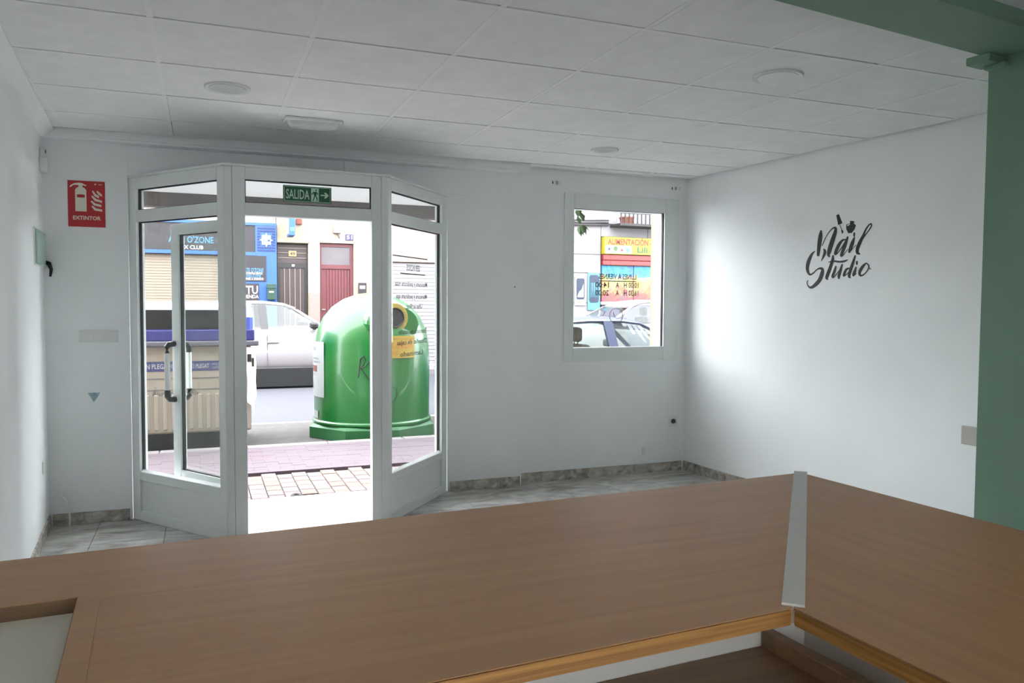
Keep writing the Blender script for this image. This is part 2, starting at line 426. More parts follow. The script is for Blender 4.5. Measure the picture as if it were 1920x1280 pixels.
for j in range(-2, 8):
    y = GY+j*PY
    q = clip([(-2, y-0.012), (5, y-0.012), (5, y+0.012), (-2, y+0.012)], cpl if y < 5.6 else cplw)
    if len(q) > 2: tb.poly(q, (0, 0, CH-0.0006), X3, Y3, 0.004)
tb.build('cross_bar', m_tbar, cl)
# ceiling behind the beam, over the camera
q = clip([(-2, -1.3), (6, -1.3), (6, 4), (-2, 4)], [(-1, -0.065, 0.92-0.065*5.66), (1, 0.0703, 3.88+0.0703*5.77), (nb[0], nb[1], nb[2]-0.25)])
struct('ceiling_rear', MB().poly(q, (0, 0, 2.43), X3, Y3, 0.05), m_wall, 'plain white ceiling nearer than the green beam', 'ceiling')

# cornice along the left wall, trim band over the door, beam and pillar
p = [(0, 0), (0.03, 0), (0.075, 0.045), (0.075, 0.055), (0, 0.055)]
c0, c1 = Vector((xl(5.66), 5.66, CH-0.055)), Vector((xl(1.5), 1.5, CH-0.055))
ln = (c1-c0).normalized(); nn = Vector((-ln.y, ln.x, 0)); nn = nn if nn.x > 0 else -nn
struct('trim_1', MB().loft([[c+nn*a+Z3*b for a, b in p] for c in (c0, c1)]), m_wall, 'white cove moulding where the left wall meets the ceiling', 'moulding')
tr2 = MB().box((xl(5.58)+0.01, 5.585, CH-0.045), (2.345, YB-0.001, CH+0.012)).box((xl(5.6)+0.01, 5.60, CH-0.06), (2.28, YB-0.001, CH-0.045))
struct('trim_2', tr2, m_wall, 'white boxed trim along the ceiling over the entrance bay', 'trim')
bm_ = MB()
b0, b1 = BEAM0+BD*(-2.75), BEAM0+BD*2.62
for zz in ((2.375, 2.72),):
    a = [b0, b1, b1-BN*0.25, b0-BN*0.25]
    bm_.hexa([p_+Z3*zz[0] for p_ in (a[3], a[2], a[1], a[0])]+[p_+Z3*zz[1] for p_ in (a[3], a[2], a[1], a[0])])
struct('trim_3', bm_, m_green, 'sage green ceiling beam crossing above the counter', 'beam')
PC = BEAM0+BD*1.115+BN*0.02
a = [PC, PC+BD*1.44, PC+BD*1.44-BN*0.30, PC-BN*0.30]
pl = MB().hexa([p_+Z3*0 for p_ in (a[3], a[2], a[1], a[0])]+[p_+Z3*2.374 for p_ in (a[3], a[2], a[1], a[0])])
struct('wall_pier', pl, m_green, 'sage green wall pier at the right end of the counter', 'pier')
br = MB().obox(PC+Z3*2.345, BD, BN, Z3, (-0.10, -0.06, 0), (-0.0, 0.03, 0.030), 0.004).obox(PC+Z3*2.33, BD, BN, Z3, (-0.035, -0.08, 0), (-0.001, 0.0, 0.02), 0.004)
struct('trim_4', br, m_green, 'short green cornice piece where the pier meets the beam', 'trim')

# skirting pieces, each a marble strip
def skirting(name, p0, p1, label, n, hgt=0.075):
    p0, p1 = Vector((*p0, 0)), Vector((*p1, 0)); L = (p1-p0).length; d = (p1-p0).normalized(); nrm = Vector((d.y, -d.x, 0))
    e = empty(name, p0, label, 'skirting', kind='structure')
    for i in range(n):
        a, b = L*i/n+0.001, L*(i+1)/n-0.001
        MB().obox(p0, d, nrm, Z3, (a, 0.001, 0.001), (b, 0.011+random.uniform(-0.0008, 0.0008), hgt+random.uniform(-0.001, 0.001))).build('skirting_tile', m_skirt, e)
skirting('baseboard_left', (xl(1.6), 1.6), (xl(5.66), 5.66), 'marble skirting along the left wall', 14)
skirting('baseboard_back', (xl(5.66)+0.02, YB-0.02), (-0.455, YB-0.02), 'marble skirting under the light switches', 2)
skirting('baseboard_door', (1.745, YB), (2.318, YB), 'marble skirting on the wall between door bay and window', 3)
skirting('baseboard_window', (2.342, YW), (xr(5.77)-0.02, YW), 'marble skirting under the window', 8, 0.08)
skirting('baseboard_right', (xr(5.77)-0.0, 5.755), (xr(2.6), 2.6), 'marble skirting along the lettered right wall', 14, 0.08)

# ------------------------------------------------------------------ the entrance bay
A, B1, B2, C1, C2, D = (-0.44, 5.70), (0.125, 4.93), (0.172, 4.925), (1.062, 4.962), (1.108, 4.978), (1.72, 5.70)
BT = 2.23
class Fr:      # frame of a bay side: u along it, d towards the street, z up
    def __init__(s, p0, p1):
        s.o = Vector((*p0, 0)); v = Vector((*p1, 0))-s.o; s.L = v.length; s.u = v.normalized(); s.n = Vector((-s.u.y, s.u.x, 0))
    def box(s, mb, u0, u1, z0, z1, d0=0.0, d1=0.06, r=0.0): return mb.obox(s.o, s.u, s.n, Z3, (u0, d0, z0), (u1, d1, z1), r)
    def pt(s, u_, d_, z_): return s.o+s.u*u_+s.n*d_+Z3*z_

def pane(fr, e, u0, u1, z0, z1, d=0.028, bead=True):
    fr.box(MB(), u0, u1, z0, z1, d, d+0.006).build('pane', m_glass, e)
    g = MB()
    for a in ((u0, u0+0.006, z0, z1), (u1-0.006, u1, z0, z1), (u0, u1, z0, z0+0.006), (u0, u1, z1-0.006, z1)):
        fr.box(g, a[0], a[1], a[2], a[3], d-0.006, d+0.012)
    g.build('gasket', m_gasket, e)

def side_panel(name, fr, su0, su1, label):
    e = empty(name, fr.o, label, 'window', kind='structure'); L = fr.L
    fr.box(MB(), 0, su0, 0, BT, r=0.003).build('stile', m_pvc, e)
    fr.box(MB(), su1, L, 0, BT, r=0.003).build('stile', m_pvc, e)
    for z0, z1 in ((0.0, 0.062), (0.265, 0.318), (1.945, 2.02), (2.155, BT)):
        fr.box(MB(), su0, su1, z0, z1, r=0.003).build('rail', m_pvc, e)
    fr.box(MB(), su0, su1, 0.062, 0.265, 0.014, 0.05).build('kick_panel', m_pvc, e)
    k = MB()                                                # sloped glazing bead along the sill of the pane
    k.hexa([fr.pt(su0, 0.001, 0.318), fr.pt(su1, 0.001, 0.318), fr.pt(su1, 0.026, 0.318), fr.pt(su0, 0.026, 0.318),
            fr.pt(su0, 0.001, 0.321), fr.pt(su1, 0.001, 0.321), fr.pt(su1, 0.026, 0.334), fr.pt(su0, 0.026, 0.334)])
    k.build('glazing_bead', m_pvc, e)
    pane(fr, e, su0, su1, 0.32, 1.945); pane(fr, e, su0, su1, 2.02, 2.155)
    fr.box(MB(), -0.005, L+0.005, BT-0.002, BT+0.012, -0.012, 0.07).build('cap', m_pvc, e)
    return e
fAB, fBC, fCD = Fr(A, B1), Fr(B2, C1), Fr(C2, D)
w1 = side_panel('window_1', fAB, 0.082, 0.893, 'white framed glass side of the entrance bay nearest the fire extinguisher sign')
w2 = side_panel('window_2', fCD, 0.052, 0.850, 'white framed glass side of the entrance bay with mirrored service lettering')
d1 = empty('door_1', fBC.o, 'white framed open doorway in the middle of the entrance bay under the exit sign', 'door', kind='structure')
for p0, p1, s in ((B1, B2, 1), (C1, C2, 1)):
    fp = Fr(p0, p1); fp.box(MB(), 0.002, fp.L-0.002, 0, BT, -0.004, 0.07, 0.004).build('mullion', m_pvc, d1)
fBC.box(MB(), 0, 0.072, 0, BT, r=0.003).build('jamb', m_pvc, d1)
fBC.box(MB(), 0.83, fBC.L, 0, BT, r=0.003).build('jamb', m_pvc, d1)
fBC.box(MB(), 0.072, 0.83, 1.945, 2.02, r=0.003).build('rail', m_pvc, d1)
fBC.box(MB(), 0.072, 0.83, 2.158, BT, r=0.003).build('rail', m_pvc, d1)
pane(fBC, d1, 0.072, 0.83, 2.02, 2.158)
fBC.box(MB(), -0.06, fBC.L+0.06, BT-0.002, BT+0.012, -0.012, 0.07).build('cap', m_pvc, d1)
# the leaf, hinged on the left jamb and swung out to the street
fL = Fr((0.20, 5.005), (-0.185, 5.60))
lf = MB()
LW = fL.L
for a in ((0, 0.085, 0.012, 1.935), (LW-0.085, LW, 0.012, 1.935), (0.085, LW-0.085, 1.865, 1.935), (0.085, LW-0.085, 0.012, 0.09), (0.085, LW-0.085, 0.27, 0.335)):
    fL.box(lf, a[0], a[1], a[2], a[3], -0.045, 0.0, 0.003)
leaf = lf.build('door_leaf', m_pvc, d1, label='white glazed leaf swung open to the street')
fL.box(MB(), 0.085, LW-0.085, 0.335, 1.865, -0.026, -0.020).build('pane', m_glass, leaf)
g = MB()
for a in ((0.085, 0.091, 0.335, 1.865), (LW-0.091, LW-0.085, 0.335, 1.865), (0.085, LW-0.085, 0.335, 0.341), (0.085, LW-0.085, 1.859, 1.865)):
    fL.box(g, a[0], a[1], a[2], a[3], -0.034, -0.012)
g.build('gasket', m_gasket, leaf)
fL.box(MB(), 0.085, LW-0.085, 0.09, 0.27, -0.034, -0.010).build('kick_panel', m_pvc, leaf)
for sgn, dd in ((1, 0.0), (-1, -0.045)):
    uh = LW-0.03; off = dd+sgn*0.055
    MB().tube([fL.pt(uh, off, 0.86), fL.pt(uh, off, 1.10)], 0.017, 12).build('pull_bar', m_whiteplastic, leaf)
    k = MB()
    for z0, z1, zm in ((0.86, 0.80, 0.80), (1.10, 1.155, 1.155)):
        k.tube([fL.pt(uh, off, z0), fL.pt(uh, off, z1-(z1-z0)*0.3), fL.pt(uh, off-sgn*0.015, z1), fL.pt(uh, dd-sgn*0.001, z1+(z1-z0)*0.1)], 0.019, 12)
    k.build('pull_bracket', m_black, leaf, label='black end brackets of the pull handle')
# lettering stuck on the outside of window_2: reads from the street, mirrored from here
tx = MB(); du = Vector(-fCD.u)
def street_text(s, u_right, z, h, w):   # starts (for a street reader) at the far, right-hand end
    text(tx, s, fCD.pt(u_right, 0.036, z), du, Z3, h, w, 0.0006, 0.018)
street_text('SERVICIOS', 0.552, 1.655, 0.042, 0.215)
street_text('Manicura y pedicura rusa', 0.668, 1.548, 0.034, 0.50)
street_text('Manicura y pedicura spa', 0.662, 1.463, 0.034, 0.48)
street_text('Uñas acrílicas', 0.585, 1.395, 0.034, 0.25)
street_text('Extensión de pestañas', 0.655, 1.222, 0.034, 0.44)
street_text('Diseño de cejas', 0.655, 1.150, 0.034, 0.46)
street_text('Laminado', 0.600, 1.070, 0.034, 0.36)
fCD.box(tx, 0.055, 0.668, 1.742, 1.750, 0.0345, 0.0352)
fCD.box(tx, 0.24, 0.63, 1.628, 1.636, 0.0345, 0.0352)
tx.build('lettering', m_texgrey, w2, label='dark mirrored service list in vinyl letters')

# panels over the bay, porch ceiling and lintel outside
sb = empty('trim_5', (-0.44, 5.69, 2.25), 'white box panels over the entrance bay under the ceiling trim', 'panel', kind='structure')
MB().box((-0.475, YB-0.012, 2.248), (0.950, YB-0.001, CH-0.062)).build('panel', m_wall, sb)
MB().box((0.956, YB-0.012, 2.248), (1.90, YB-0.001, CH-0.062)).build('panel', m_wall, sb)
pc = MB().poly([(A[0]+0.03, A[1]), (B1[0]+0.02, B1[1]+0.05), (C2[0]-0.02, C2[1]+0.04), (D[0]-0.03, D[1])], (0, 0, 2.205), X3, Y3, 0.024)
pc.box((-0.5, 5.951, 2.205), (1.8, 6.10, 2.29)).box((-0.43, 5.70, 2.205), (1.71, 5.951, 2.249))
struct('ceiling_porch', pc, m_wall, 'white soffit of the recessed porch outside the transom', 'soffit')
struct('trim_6', MB().box((-0.85, 6.101, 2.105), (2.1, 6.22, 2.42)), m_stone_gray, 'grey brown lintel over the porch on the street side', 'lintel')

# unseen rear window, added to light the counter's inner panel from behind
wp = empty('added_rear_window', (0.8, -1.38, 0.8), 'made-up two pane rear window added to light the counter from behind', 'window', kind='structure')
for i in range(2):
    xa = 0.1+i*0.7
    for a in ((xa, xa+0.04, 0.80, 1.42), (xa+0.66, xa+0.7, 0.80, 1.42), (xa+0.04, xa+0.66, 0.80, 0.84), (xa+0.04, xa+0.66, 1.38, 1.42)):
        MB().box((a[0], -1.40, a[2]), (a[1], -1.36, a[3])).build('sash_bar', m_pvc, wp)
    MB().box((xa+0.04, -1.382, 0.84), (xa+0.66, -1.376, 1.38)).build('pane', m_glass, wp)
struct('added_patio_floor', MB().box((-6, -9, -0.2), (10, -1.45, -0.03)), m_thresh, 'pale ground added outside the made-up rear window', 'floor')  # unseen ground that goes with the added window

# shop window
w3 = empty('window_3', (3.23, YW, 0.96), 'white framed fixed window beside the corner, mirrored opening hours on its glass', 'window', kind='structure')
fW = Fr((2.72, YW-0.012), (3.80, YW-0.012))
for a in ((0, 0.085, 0.965, 2.325), (fW.L-0.145, fW.L, 0.965, 2.325)):
    fW.box(MB(), a[0], a[1], a[2], a[3], 0, 0.0115, 0.003).build('stile', m_pvc, w3)
for a in ((0.085, fW.L-0.145, 0.965, 1.078), (0.085, fW.L-0.145, 2.205, 2.325)):
    fW.box(MB(), a[0], a[1], a[2], a[3], 0, 0.0115, 0.003).build('rail', m_pvc, w3)
fW.box(MB(), 0.078, 0.943, 1.072, 2.213, 0.045, 0.051).build('pane', m_glass, w3)
g = MB()
for a in ((0.078, 0.086, 1.072, 2.213), (0.934, 0.942, 1.072, 2.213), (0.078, 0.942, 1.072, 1.078), (0.078, 0.942, 2.205, 2.213)):
    fW.box(g, a[0], a[1], a[2], a[3], 0.03, 0.052)
g.build('gasket', m_gasket, w3)
tx = MB()
def wtext(s, x, z, h, w): text(tx, s, (x, YW+0.041, z), (-1, 0, 0), Z3, h, w, 0.0006, 0.02)
wtext('LUNES A VIERNES', 3.415, 1.643, 0.044, 0.354)
for z, a_, b_ in ((1.572, '10:00 H', '14:00'), (1.506, '16:30 H', '20:00')):
    wtext(a_, 3.437, z, 0.046, 0.140); wtext('A', 3.250, z, 0.046, 0.030); wtext(b_, 3.155, z, 0.046, 0.125)
tx.box((3.061, YW+0.0395, 1.622), (3.415, YW+0.041, 1.629))
rg = [Vector((3.226, YW+0.040, 1.338))+Vector((math.cos(t*math.pi/14), 0, math.sin(t*math.pi/14)))*0.062 for t in range(29)]
tx.tube(rg, 0.003, 5)
tx.tube([Vector((3.226, YW+0.040, 1.338))+Vector(q) for q in ((-0.025, 0, 0.03), (-0.02, 0, 0.0), (0.01, 0, -0.025), (0.03, 0, -0.02))], 0.003, 5)
tx.build('lettering', m_texgrey, w3, label='dark mirrored opening hours in vinyl letters')

# ------------------------------------------------------------------ reception counter and desk
CO = Vector((1.169, 1.304, 0)); CU = Vector((1, 0.053, 0)).normalized(); CV = Vector((-CU.y, CU.x, 0))
def cbox(mb, u0, u1, v0, v1, z0, z1, r=0.0): return mb.obox(CO, CU, CV, Z3, (u0, v0, z0), (u1, v1, z1), r)
TZ, TT, DU, DV, UL = 1.075, 0.018, -0.565, -0.56, -1.772
ct = empty('reception_counter', CO+CU*-0.5+CV*-0.3, 'L-shaped beech topped reception counter with a metal strip across its mitred corner', 'counter')
def ctop(pts): return MB().poly(pts, CO+Z3*(TZ-TT), CU, CV, TT)
HU0, HU1, HV0, HV1 = -1.70, -1.322, -0.52, -0.195
k = ctop([(HU1, 0), (-0.001, 0), (DU-0.001, DV), (HU1, DV)])
for q in ([(UL, HV1), (HU1, HV1), (HU1, 0), (UL, 0)], [(UL, DV), (HU1, DV), (HU1, HV0), (UL, HV0)], [(UL, HV0), (HU0, HV0), (HU0, HV1), (UL, HV1)]):
    k.poly(q, CO+Z3*(TZ-TT), CU, CV, TT)
k.build('worktop', m_wood, ct)
ctop([(0.001, 0), (0.001, -1.9), (DU+0.001, -1.9), (DU+0.001, DV)]).build('worktop', m_wood2, ct)
k = MB(); sd = (Vector((DU, DV, 0))-Vector((0, 0, 0))).normalized(); sn = Vector((-sd.y, sd.x, 0)); sl = Vector((DU, DV, 0)).length
k.poly([(sd.x*a+sn.x*b, sd.y*a+sn.y*b) for a, b in ((0.0, -0.013), (sl-0.006, -0.013), (sl-0.006, 0.013), (0.0, 0.013))], CO+Z3*(TZ-0.001), CU, CV, 0.004)
k.build('corner_strip', m_alu, ct, label='brushed metal joint strip')
MB().obox(CO+Z3*(TZ-0.017), CU, CV, Z3, (DU-0.002, DV-0.004, 0), (DU+0.003, DV+0.003, 0.014)).build('joint_bolt', m_alu, ct)
cbox(MB(), UL, DU-0.006, DV-0.003, DV, TZ-TT, TZ-0.0006).build('edge_band', m_edge, ct, label='oak grained edging of the long leg')
cbox(MB(), DU-0.003, DU, -1.9, DV-0.006, TZ-TT, TZ-0.0006).build('edge_band', m_edge2, ct, label='oak grained edging of the short leg')
cbox(MB(), UL, -0.02, -0.05, -0.03, 0, TZ-TT).build('front_panel', m_whitepanel, ct)
cbox(MB(), -0.03, -0.012, -1.9, -0.05, 0, TZ-TT).build('front_panel', m_whitepanel, ct)
k = MB()                                                  # sunk tray: walls, base, rim
for q in ((HU0, HU1, HV1-0.001, HV1), (HU0, HU1, HV0, HV0+0.001), (HU0, HU0+0.001, HV0, HV1), (HU1-0.001, HU1, HV0, HV1)):
    cbox(k, q[0], q[1], q[2], q[3], TZ-0.018, TZ+0.001)
k.build('tray_wall', m_darkwood, ct, label='dark brown sides of the sunk tray')
cbox(MB(), HU0, HU1, HV0, HV1, TZ-0.030, TZ-0.016).build('tray_base', m_cream, ct, label='cream base of the sunk tray')
k = MB(); w_ = 0.024
for q in ((HU0-w_, HU1+w_, HV1, HV1+w_), (HU0-w_, HU1+w_, HV0-w_, HV0), (HU0-w_, HU0, HV0, HV1), (HU1, HU1+w_, HV0, HV1)):
    cbox(k, q[0], q[1], q[2], q[3], TZ-0.002, TZ+0.0018)
k.build('tray_rim', m_wood, ct)
dk = empty('desk', CO+CU*-0.9+CV*-0.35, 'low brown desk under the counter with a raised rail at its right end', 'desk')
cbox(MB(), UL+0.02, -0.148, -0.66, -0.052, 0.725, 0.75).build('desktop', m_darkwood, dk)
cbox(MB(), -0.146, -0.118, -0.75, -0.052, 0.0, 0.782, 0.003).build('side_panel', m_darkwood, dk, label='dark end board standing proud of the desktop')
cbox(MB(), UL+0.02, UL+0.045, -0.64, -0.06, 0.0, 0.725).build('side_panel', m_darkwood, dk)

# ------------------------------------------------------------------ ceiling fittings
def downlight(x, y, rad, label):
    e = empty('downlight', (x, y, CH), label, 'ceiling light', 'recessed ceiling downlights')
    MB().lathe([(rad*0.80, 0.0), (rad*0.80, -0.006), (rad*0.97, -0.010), (rad, -0.006), (rad, 0.0005)], (x, y, CH), n=40).build('ring', m_whiteplastic, e, smooth=True)
    MB().lathe([(0.0, -0.0075), (rad*0.79, -0.0075), (rad*0.79, 0.0), (0.0, 0.0)], (x, y, CH), n=40).build('disc', m_lens, e, smooth=True)
downlight(0.132, 4.226, 0.110, 'round unlit downlight in the ceiling nearest the fire extinguisher sign')
downlight(2.520, 3.020, 0.115, 'round unlit downlight closest to the green beam')
downlight(2.605, 4.880, 0.095, 'smallest round unlit downlight, in the ceiling by the window wall')
em = empty('emergency_light', (0.62, 4.77, CH), 'white oblong emergency light on the ceiling before the exit doorway', 'emergency light')
eo = Vector((0.62, 4.775, CH)); eu = Vector((1, 0.03, 0)).normalized(); ev = Vector((-eu.y, eu.x, 0))
MB().obox(eo, eu, ev, Z3, (-0.165, -0.065, -0.018), (0.165, 0.065, 0.001), 0.006).build('housing', m_whiteplastic, em)
rings = []
for z, sx, sy in ((-0.018, 0.150, 0.050), (-0.034, 0.145, 0.046), (-0.050, 0.130, 0.030)):
    rings.append([eo+eu*(sx*(1 if abs(math.cos(t)) > .01 else 0)*math.copysign(abs(math.cos(t))**0.35, math.cos(t)))+ev*(sy*math.copysign(abs(math.sin(t))**0.5, math.sin(t)))+Z3*z for t in [2*math.pi*q/24 for q in range(24)]])
MB().loft(rings).build('diffuser', m_lens, em, smooth=True)

# ------------------------------------------------------------------ signs and fittings on the walls
WF = YB-0.02                                            # wall face left of the bay
sx = empty('extinguisher_sign', (-0.675, WF, 1.905), 'red and white fire extinguisher sign on the wall left of the entrance', 'sign')
MB().box((-0.780, WF-0.004, 1.905), (-0.570, WF-0.0003, 2.195)).build('plate', m_red, sx)
def sp(x, y): return (-0.780+0.210*x, 1.905+0.290*y)      # fractions of the plate
def face(pts): return [(q[0], q[1]) for q in pts]
k = MB(); yo = WF-0.0043
def spoly(mb, pts): mb.poly([sp(*q) for q in pts], (0, yo, 0), X3, Z3, 0.0006, en=(0, -1, 0))
spoly(k, [(0.20, 0.335), (0.50, 0.335), (0.50, 0.635), (0.20, 0.635)])
spoly(k, [(0.20, 0.70), (0.50, 0.70), (0.50, 0.80), (0.44, 0.85), (0.40, 0.86), (0.40, 0.905), (0.49, 0.885), (0.51, 0.905), (0.36, 0.955), (0.20, 0.945), (0.10, 0.905), (0.05, 0.855), (0.08, 0.85), (0.16, 0.90), (0.29, 0.905), (0.29, 0.86), (0.25, 0.85), (0.20, 0.80)])
spoly(k, [(0.20, 0.635), (0.245, 0.635), (0.245, 0.70), (0.20, 0.70)]); spoly(k, [(0.455, 0.635), (0.50, 0.635), (0.50, 0.70), (0.455, 0.70)])
k.build('extinguisher_symbol', m_signwhite, sx)
k = MB()
for c_ in ([(0.68, 0.80), (0.74, 0.70), (0.84, 0.655)], [(0.80, 0.80), (0.84, 0.74), (0.92, 0.69)], [(0.66, 0.69), (0.74, 0.60), (0.92, 0.555)], [(0.64, 0.58), (0.72, 0.50), (0.90, 0.465)], [(0.66, 0.47), (0.74, 0.39), (0.92, 0.365)]):
    (a0, a1), (b0_, b1_), (c0_, c1_) = c_
    top = [(a0, a1), (b0_+0.02, b1_+0.02), (c0_, c1_+0.03)]; bot = [(c0_, c1_-0.02), (b0_-0.02, b1_-0.025), (a0-0.03, a1-0.02)]
    spoly(k, top+bot)
k.build('flame_symbol', m_signwhite, sx)
k = MB(); text(k, 'EXTINTOR', (*sp(0.13, 0.155)[:1], yo, sp(0.13, 0.155)[1]), X3, Z3, 0.024, 0.158, 0.0006, 0.03, en=(0, -1, 0)); k.build('lettering', m_signwhite, sx)
k = MB()
spoly(k, [(0.72, 0.92), (0.77, 0.92), (0.77, 0.95), (0.72, 0.95)]); spoly(k, [(0.83, 0.925), (0.93, 0.925), (0.93, 0.94), (0.83, 0.94)]); k.build('small_print', m_signwhite, sx)

ex = empty('exit_sign', fBC.pt(0.437, 0.02, 2.041), 'green and pale exit sign on the glass over the doorway', 'sign')
U0, U1, E0, E1 = 0.293, 0.582, 2.041, 2.140
fBC.box(MB(), U0, U1, E0, E1, 0.020, 0.0275).build('plate', m_signgreen, ex)
def epoly(mb, pts): mb.poly([(U0+(U1-U0)*a, E0+(E1-E0)*b) for a, b in pts], fBC.pt(0, 0.0199, 0), fBC.u, Z3, 0.0006, en=-fBC.n)
k = MB()
for q in ((0.02, 0.98, 0.93, 0.96), (0.02, 0.98, 0.04, 0.07), (0.02, 0.030, 0.04, 0.96), (0.97, 0.98, 0.04, 0.96)):
    epoly(k, [(q[0], q[2]), (q[1], q[2]), (q[1], q[3]), (q[0], q[3])])
k.build('border', m_glow, ex)
k = MB(); text(k, 'SALIDA', fBC.pt(U0+0.016, 0.0197, E0+0.020), fBC.u, Z3, 0.058, 0.140, 0.0006, 0.012, en=-fBC.n); k.build('lettering', m_glow, ex)
k = MB(); epoly(k, [(0.575, 0.10), (0.735, 0.10), (0.735, 0.90), (0.575, 0.90)]); k.build('doorway_symbol', m_glow, ex)
k = MB()
for pts in ([(0.665, 0.74), (0.69, 0.74), (0.69, 0.84), (0.665, 0.84)], [(0.62, 0.68), (0.69, 0.70), (0.68, 0.42), (0.64, 0.40)], [(0.62, 0.68), (0.58, 0.52), (0.59, 0.49), (0.64, 0.62)], [(0.685, 0.68), (0.73, 0.56), (0.725, 0.52), (0.675, 0.60)],
            [(0.64, 0.44), (0.655, 0.40), (0.625, 0.14), (0.605, 0.14)], [(0.66, 0.44), (0.68, 0.44), (0.71, 0.30), (0.705, 0.13), (0.69, 0.13), (0.685, 0.28)]):
    k.poly([(U0+(U1-U0)*a, E0+(E1-E0)*b) for a, b in pts], fBC.pt(0, 0.0192, 0), fBC.u, Z3, 0.0005, en=-fBC.n)
k.build('running_figure', m_signgreen, ex)
k = MB(); epoly(k, [(0.775, 0.46), (0.87, 0.46), (0.845, 0.32), (0.885, 0.32), (0.945, 0.50), (0.885, 0.68), (0.845, 0.68), (0.87, 0.54), (0.775, 0.54)]); k.build('arrow', m_glow, ex)

sw = empty('light_switch', (-0.62, WF, 1.21), 'white triple light switch plate left of the entrance', 'light switch')
so_ = (-0.620, WF, 1.210)
MB().obox(so_, X3, -Y3, Z3, (-0.112, 0.0003, -0.040), (0.112, 0.008, 0.040), 0.003).build('plate', m_whiteplastic, sw)
for i in range(3):
    MB().obox(so_, X3, -Y3, Z3, (-0.100+i*0.070, 0.0075, -0.027), (-0.042+i*0.070, 0.0125, 0.027), 0.002).build('rocker', m_whiteplastic, sw)
MB().poly([(-0.690, 0.845), (-0.655, 0.782), (-0.618, 0.845)], (0, WF-0.0003, 0), X3, Z3, 0.0012, en=(0, -1, 0)).build('triangle_sticker', m_sticker)
tag(bpy.data.objects['triangle_sticker'], 'small grey-blue triangular sticker on the wall under the switches', 'sticker')
# things on the left wall, facing +X
def lw(y, z, d=0.0): return Vector((xl(y)+d, y, z))
LU = (lw(1, 0)-lw(5, 0)).normalized(); LN = Vector((-LU.y, LU.x, 0)); LN = LN if LN.x > 0 else -LN
gp = empty('panel_cover', lw(5.43, 1.75), 'pale green plastic cover plate on the left wall', 'cover plate')
MB().obox(lw(5.43, 1.747), LU, LN, Z3, (-0.225, 0.0005, -0.10), (0.225, 0.018, 0.10), 0.006).build('cover', m_greenplate, gp)
MB().obox(lw(5.43, 1.747), LU, LN, Z3, (-0.235, 0.0003, -0.11), (0.235, 0.006, 0.11), 0.002).build('frame', m_whiteplastic, gp)
al = empty('alarm_sensor', lw(5.60, 2.30), 'small white alarm sensor in the corner above the sign', 'sensor')
MB().obox(lw(5.58, 2.27), LU, LN, Z3, (-0.035, 0.0, -0.055), (0.035, 0.045, 0.045), 0.012).build('body', m_whiteplastic, al)
MB().obox(lw(5.60, 2.35), LU, LN, Z3, (-0.022, 0.0, -0.035), (0.022, 0.03, 0.02), 0.006).build('bracket', m_whiteplastic, al)
MB().obox(lw(5.60, 2.35), LU, LN, Z3, (-0.008, 0.0302, -0.010), (0.008, 0.034, 0.010)).build('lens', m_black, al)
k = MB().tube([(xl(5.66)+0.006, WF-0.004, 1.66), (xl(5.66)+0.012, WF-0.03, 1.672), (xl(5.66)+0.035, WF-0.035, 1.665), (xl(5.66)+0.045, WF-0.03, 1.63), (xl(5.66)+0.038, WF-0.025, 1.585)], [0.014, 0.016, 0.015, 0.011, 0.006], 8)
tag(k.build('cable_end', m_black, smooth=True), 'black bent cable end sticking out of the corner under the green cover', 'cable')
k = MB().tube([(-0.86, WF-0.004, 0.195), (-0.845, WF-0.02, 0.190), (-0.815, WF-0.045, 0.165), (-0.800, WF-0.05, 0.12), (-0.799, WF-0.05, 0.0)], 0.006, 8)
tag(k.build('cable_white', m_whiteplastic, smooth=True), 'short white cable hanging from the wall corner to the floor', 'cable')
bpy.data.objects['cable_white'].name = 'loose_cable'
so_ = lw(5.39, 0.435)
tag(MB().obox(so_, LU, LN, Z3, (-0.035, 0.0003, -0.035), (0.035, 0.008, 0.035), 0.003).build('blank_plate', m_whiteplastic), 'small white blank plate low on the left wall', 'cover plate')

def socket(x, z, label):
    e = empty('power_socket', (x, YW, z), label, 'socket')
    MB().rbox((x-0.042, YW-0.009, z-0.042), (x+0.042, YW-0.0003, z+0.042), 0.004).build('plate', m_whiteplastic, e)
    MB().lathe([(0.0, 0.0), (0.021, 0.0), (0.021, 0.004), (0.018, 0.004), (0.016, 0.001), (0.0, 0.001)], (x, YW-0.009, z), X3, Z3, -Y3, 24).build('recess', m_bingrey, e)
socket(3.768, 0.430, 'white power socket in the corner right of the window')
tag(MB().rbox((3.465, YW-0.012, 0.165), (3.497, YW-0.0003, 0.225), 0.004).build('cable_outlet', m_whiteplastic), 'tiny white cable outlet low under the window', 'outlet')
def bracket(x, z, label):
    e = empty('blind_bracket', (x, YW, z), label, 'bracket', 'blind brackets over the window')
    MB().rbox((x-0.010, YW-0.010, z-0.014), (x+0.010, YW-0.0003, z+0.014), 0.003).build('plate', m_boxgrey, e)
    MB().rbox((x+0.03, YW-0.008, z-0.016), (x+0.042, YW-0.0003, z+0.012), 0.002).build('clip', m_alu, e)
    MB().rbox((x-0.04, YW-0.006, z-0.012), (x-0.034, YW-0.0003, z+0.01), 0.001).build('screw', m_black, e)
bracket(2.652, 2.402, 'small grey bracket above the top left corner of the window')
bracket(3.765, 2.420, 'small grey bracket above the top right corner of the window')
tag(MB().rbox((2.262, YB-0.006, 1.560), (2.270, YB-0.0002, 1.568), 0.001).build('wall_nail', m_black), 'dark nail in the white wall between bay and window', 'nail')

